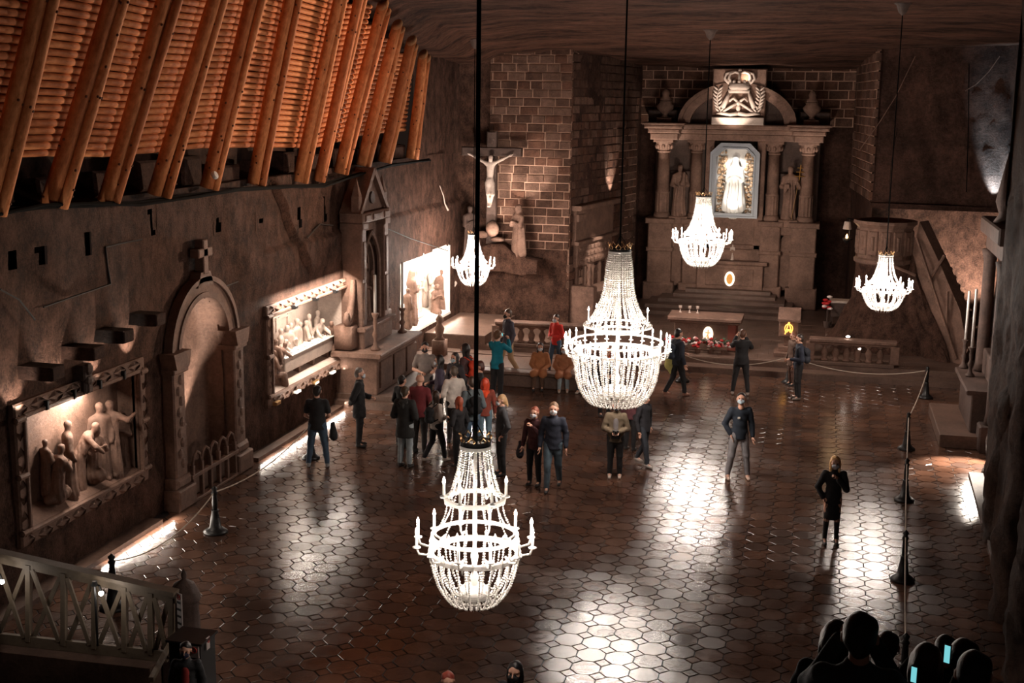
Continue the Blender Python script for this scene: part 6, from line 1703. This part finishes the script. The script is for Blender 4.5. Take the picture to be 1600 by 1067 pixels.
# -- walkers on the floor
who(834, 758, 637, -12, 'woman in dark maroon top touching her mask, dark jacket over her arm', top=(.055, .012, .014), legs=BLK, arms=('down', 'chin'), hair=(.22, .05, .025), mask=WM, bag=(.02, .018, .025), bagtype='over', shoes=(.03, .03, .03))
who(863, 765, 630, 5, 'man in navy jacket, pale mask and blue jeans walking beside the maroon-topped woman', top=NAVY, legs=(.10, .15, .19), arms=('down', 'down'), hair=(.16, .09, .05), mask=(.62, .64, .66), pose='stride', stout=1.1)
def camera_extra(t, f, lx, wr):
    c = (wr[0] + wr[1]) / 2 + np.array([0, -.04, .02]); b = MB(); b.cbox(c[0] - .07, c[0] + .07, c[1] - .03, c[1] + .03, c[2] - .04, c[2] + .04, .01); b.lathe([(.035, -.10), (.035, 0)], 10, M_=Matrix.Translation(c) @ Matrix.Rotation(-PI / 2, 4, 'X'))
    b.v = [tuple(np.array(v) * f) for v in b.v]; b.build('camera_body', M['black'], t)
    b = MB(); b.cbox(-.09, .09, -.19, -.10, .93, 1.03, .015); b.v = [tuple(np.array(v) * f) for v in b.v]; b.build('waist_bag', M['black'], t)
who(960, 746, 626, 8, 'man in olive plaid shirt and black mask holding a camera below the large chandelier', top=(.13, .095, .06), legs=BLK, arms=('front', 'front'), hair=(.30, .18, .11), mask=BM, shoes=(.62, .52, .45), jacket2=(.17, .15, .15), stout=1.15, extra=camera_extra)
who(1004, 727, 615, 60, 'person in black hooded jacket and dark jeans walking, head behind the chandelier basket', top=(.014, .013, .017), legs=(.03, .035, .045), arms=('down', 'pocket'), hair=DK, pose='stride', shoes=(.45, .40, .36), stout=1.1)
who(984, 703, 600, 160, 'person in maroon top half hidden behind the man with the camera', top=(.10, .03, .035), legs=BLK, arms=('down', 'down'), hair=DK)
who(1152, 748, 615, 18, 'man in navy sweater, pale grey jeans and trainers standing mid-floor', top=(.02, .028, .042), legs=(.27, .26, .27), arms=('pocket', 'down'), hair=DK, mask=(.50, .62, .70), pose='wide', shoes=(.62, .45, .36), head=(-.3, -.3),
    extra=lambda t, f, lx, wr: (lambda b: (b.cbox(-.085 * f, -.04 * f, -.155 * f, -.13 * f, 1.27 * f, 1.31 * f, .002), b.build('badge', M['white'], t)))(MB()))
who(1297, 850, 714, 8, 'blonde woman in black jacket, skirt and boots standing alone on the right', top=(.013, .012, .014), legs=(.011, .010, .012), arms=('pocket', 'chin'), hair=(.85, .50, .22), hairlen=2, mask=(.50, .52, .58), skirt=True, coat=False)
who(1156, 617, 516, 182, 'man in black sweatshirt photographing the altar, seen from behind', top=BLK, legs=(.014, .013, .014), arms=('phone', 'lift'), hair=(.10, .04, .02), pose='wide', shoes=(.40, .34, .30), phone=False, stout=1.15)
who(1245, 624, 523, -75, 'man in navy jacket facing left near the lectern', top=NAVY, legs=BLK, arms=('down', 'front'), hair=(.03, .02, .015), bag=(.02, .022, .03), shoes=(.15, .12, .10))
who(1236, 602, 520, -60, 'visitor in brown coat hidden behind the navy-jacketed man near the lectern', top=(.12, .07, .05), legs=(.10, .05, .035), arms=('down', 'down'), hair=(.2, .07, .035), coat=True)
who(1056, 619, 515, 130, 'visitor with pale yellow jacket and dark backpack right of the large chandelier', top=(.025, .03, .045), legs=BLK, arms=('down', 'front'), hair=DK, bag=(.025, .035, .055), shoes=(.25, .12, .08), pose='stride',
    extra=lambda t, f, lx, wr: link(bpy.data.objects.new('tied_jacket', np_mesh('tied', [(lambda q: (q[0] * f, q[1], 0))(sdf_net([rc((.14, .12, 1.15), (.19, .12, .80), .08, .13, .9), rc((.18, .12, .8), (.14, .10, .60), .11, .04, .8)], .022, .03))], [cloth((.62, .58, .20))])), t))
# -- bottom edge
def cutoff(px_, hy, Y, rz, label, H=1.72, **k):
    p = at_y(px_, hy, Y); return person((p.x, Y, p.z - H), H, math.radians(rz), label, **k)
cutoff(290, 1005, 13.35, 15, 'dark-masked person in red shirt and open black jacket below the notice cabinet', H=1.36, top=(.012, .012, .014), legs=BLK, hair=(.015, .01, .01), mask=(.02, .02, .05), jacket2=(.30, .03, .025), skinm='skin', vox=.02)
cutoff(700, 1052, 14.4, 20, 'red-haired person cut off at the bottom edge', H=1.62, top=(.1, .02, .02), legs=BLK, hair=(.30, .05, .03))
cutoff(806, 1036, 14.2, -5, 'woman with long black hair and black mask at the bottom edge', H=1.70, top=BLK, legs=BLK, hair=(.008, .007, .008), hairlen=2, mask=BM)
# dark onlookers on the stairs, lower right
PLZ = 3.45
b = MB(); b.box(1.0, 3.6, 4.2, 8.3, -.1, PLZ - .02); tag(b.build('stair_landing_right', M['rockdark']), kind='structure')
def onlooker(px_, hy, Y, rz, label, **k):
    p = at_y(px_, hy, Y); return person((p.x, Y, PLZ), max(1.3, (p.z - PLZ)), math.radians(rz), label, **k)
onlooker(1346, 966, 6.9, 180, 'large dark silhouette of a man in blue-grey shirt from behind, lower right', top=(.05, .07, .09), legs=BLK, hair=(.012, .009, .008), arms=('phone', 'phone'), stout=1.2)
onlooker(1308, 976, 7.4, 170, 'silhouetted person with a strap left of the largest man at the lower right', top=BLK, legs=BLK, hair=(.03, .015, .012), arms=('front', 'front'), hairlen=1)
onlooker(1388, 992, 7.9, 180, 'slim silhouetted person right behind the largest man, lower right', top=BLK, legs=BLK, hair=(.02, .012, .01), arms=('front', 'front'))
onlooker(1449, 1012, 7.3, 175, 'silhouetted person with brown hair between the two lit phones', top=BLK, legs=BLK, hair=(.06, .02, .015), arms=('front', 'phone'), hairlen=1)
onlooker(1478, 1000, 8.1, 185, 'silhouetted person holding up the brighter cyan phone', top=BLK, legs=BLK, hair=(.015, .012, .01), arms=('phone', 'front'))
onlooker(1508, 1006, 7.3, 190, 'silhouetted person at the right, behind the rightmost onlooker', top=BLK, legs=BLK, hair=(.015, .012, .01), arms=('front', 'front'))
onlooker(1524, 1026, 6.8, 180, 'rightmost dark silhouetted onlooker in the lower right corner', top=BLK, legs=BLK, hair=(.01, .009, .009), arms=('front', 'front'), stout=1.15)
for px_, py_, Y, w, h, lab in ((1480, 1022, 7.0, .032, .10, 'upright phone with glowing cyan screen held among the onlookers'), (1428, 1054, 6.7, .03, .085, 'smaller phone with pale cyan screen held low among the onlookers')):
    p = at_y(px_, py_, Y); t = thing('phone', lab, 'phone', tuple(p), -.5)
    b = MB(); b.cbox(-w / 2 - .004, w / 2 + .004, -.0, .01, -h / 2 - .006, h / 2 + .006, .002); b.build('phone_case', M['phone'], t)
    b = MB(); b.box(-w / 2, w / 2, -.003, .0, -h / 2, h / 2); b.build('screen', M['screen'], t)
# ================================================================== PICTURE LIGHTS
W = (1, .87, .74)
# first relief: a lamp inside the recess, top
area((XL - .03, 19.35, 2.94), (XL - .34, 19.15, 2.2), 1.3, .05, 50, W)
# second relief
area((XL + .28, 29.35, 3.42), (XL - .55, 29.35, 1.9), 4.2, .06, 120, W)
area((XL - .06, 29.35, 3.0), (XL - .6, 29.35, 1.6), 2.6, .05, 36, W)
area((XL + .22, 29.35, .98), (XL + .02, 29.35, 3.6), 3.8, .05, 14, W)
# third relief
area((XL + .02, 39.0, 3.0), (XL - .65, 39.2, 1.6), 4.6, .08, 85, W)
area((XL - .1, 39.3, 3.05), (XL - .5, 39.3, .9), 4.2, .08, 38, W)
# niche
spot((XL + .14, 23.15, .62), (XL - .50, 23.65, 2.3), 700, 46, W, r=.02)
# floor washers along the kerb
area((XL + .36, 20.3, .14), (XL + .75, 20.3, -.02), 2.6, .04, 26, W)
area((XL + .34, 28.6, .14), (XL + .8, 28.6, -.02), 6.0, .04, 26, W)
area((XL + .30, 40.4, .80), (XL + .9, 40.4, .5), 3.4, .05, 14, W)
# crucifixion
spot((-10.3, 41.3, 2.4), (-11.0, 42.8, 4.9), 420, 42, W, r=.04)
spot((-10.7, 41.4, 4.1), (-9.85, 43.1, 5.5), 260, 38, W, r=.03, blend=.25)
# carved bench lamp
spot((-7.3, 47.0, 4.6), (-7.9, 47.2, 5.8), 130, 70, W)
spot((-6.6, 45.0, 4.2), (-7.9, 45.2, 1.6), 220, 60, W)
# crest, altar statue, capitals
spot((AC - .5, 47.6, 6.6), (AC + .05, 49.1, 8.3), 260, 60, W)
spot((AC, 49.15, 6.15), (AC, 49.9, 4.6), 60, 110, (1, .95, .88))
spot((AC, 48.9, 3.9), (AC, 49.9, 5.4), 50, 90, (1, .95, .88))
spot((AC - 2.9, 48.0, 5.2), (AC - 2.75, 49.3, 7.0), 150, 60, W)
spot((AC + 2.9, 48.0, 5.2), (AC + 2.75, 49.3, 7.0), 70, 60, W)
spot((AC + .3, 48.9, 8.9), (AC + .3, 50.4, 9.4), 14, 120, (1, .8, .6))
# right recess: warm up-light on the rock, bluish lamp on the ledge
spot((5.3, 43.7, 1.0), (4.9, 45.2, 3.3), 1300, 80, W)
spot((AC, 43.0, 3.2), (AC, 50, 4.0), 350, 80, W, r=.3)  # wide soft spot in mid-air, aimed at the altarpiece
p = at_y(1549, 322, 43.3)
spot((p.x, 43.2, p.z + .1), (p.x + .3, 43.75, p.z + 1.7), 700, 62, (.50, .80, 1.0))
p = at_z(1481, 546, .9)
spot((3.9, 39.3, .9), (3.4, 39.9, 1.4), 10, 80, W)
# spot by the right altar lighting the floor
spot((3.80, 30.5, 1.2), (3.45, 29.6, 0), 800, 80, W)
# warm light on the timber lining from unseen spots added in mid-air
spot((-4.6, 38.0, 6.0), (-11.5, 25.5, 8.4), 3000, 52, (1, .64, .42), r=.10)
spot((-4.0, 25.5, 4.4), (-11.8, 25.5, 8.6), 110, 80, (1, .68, .48), r=.2)
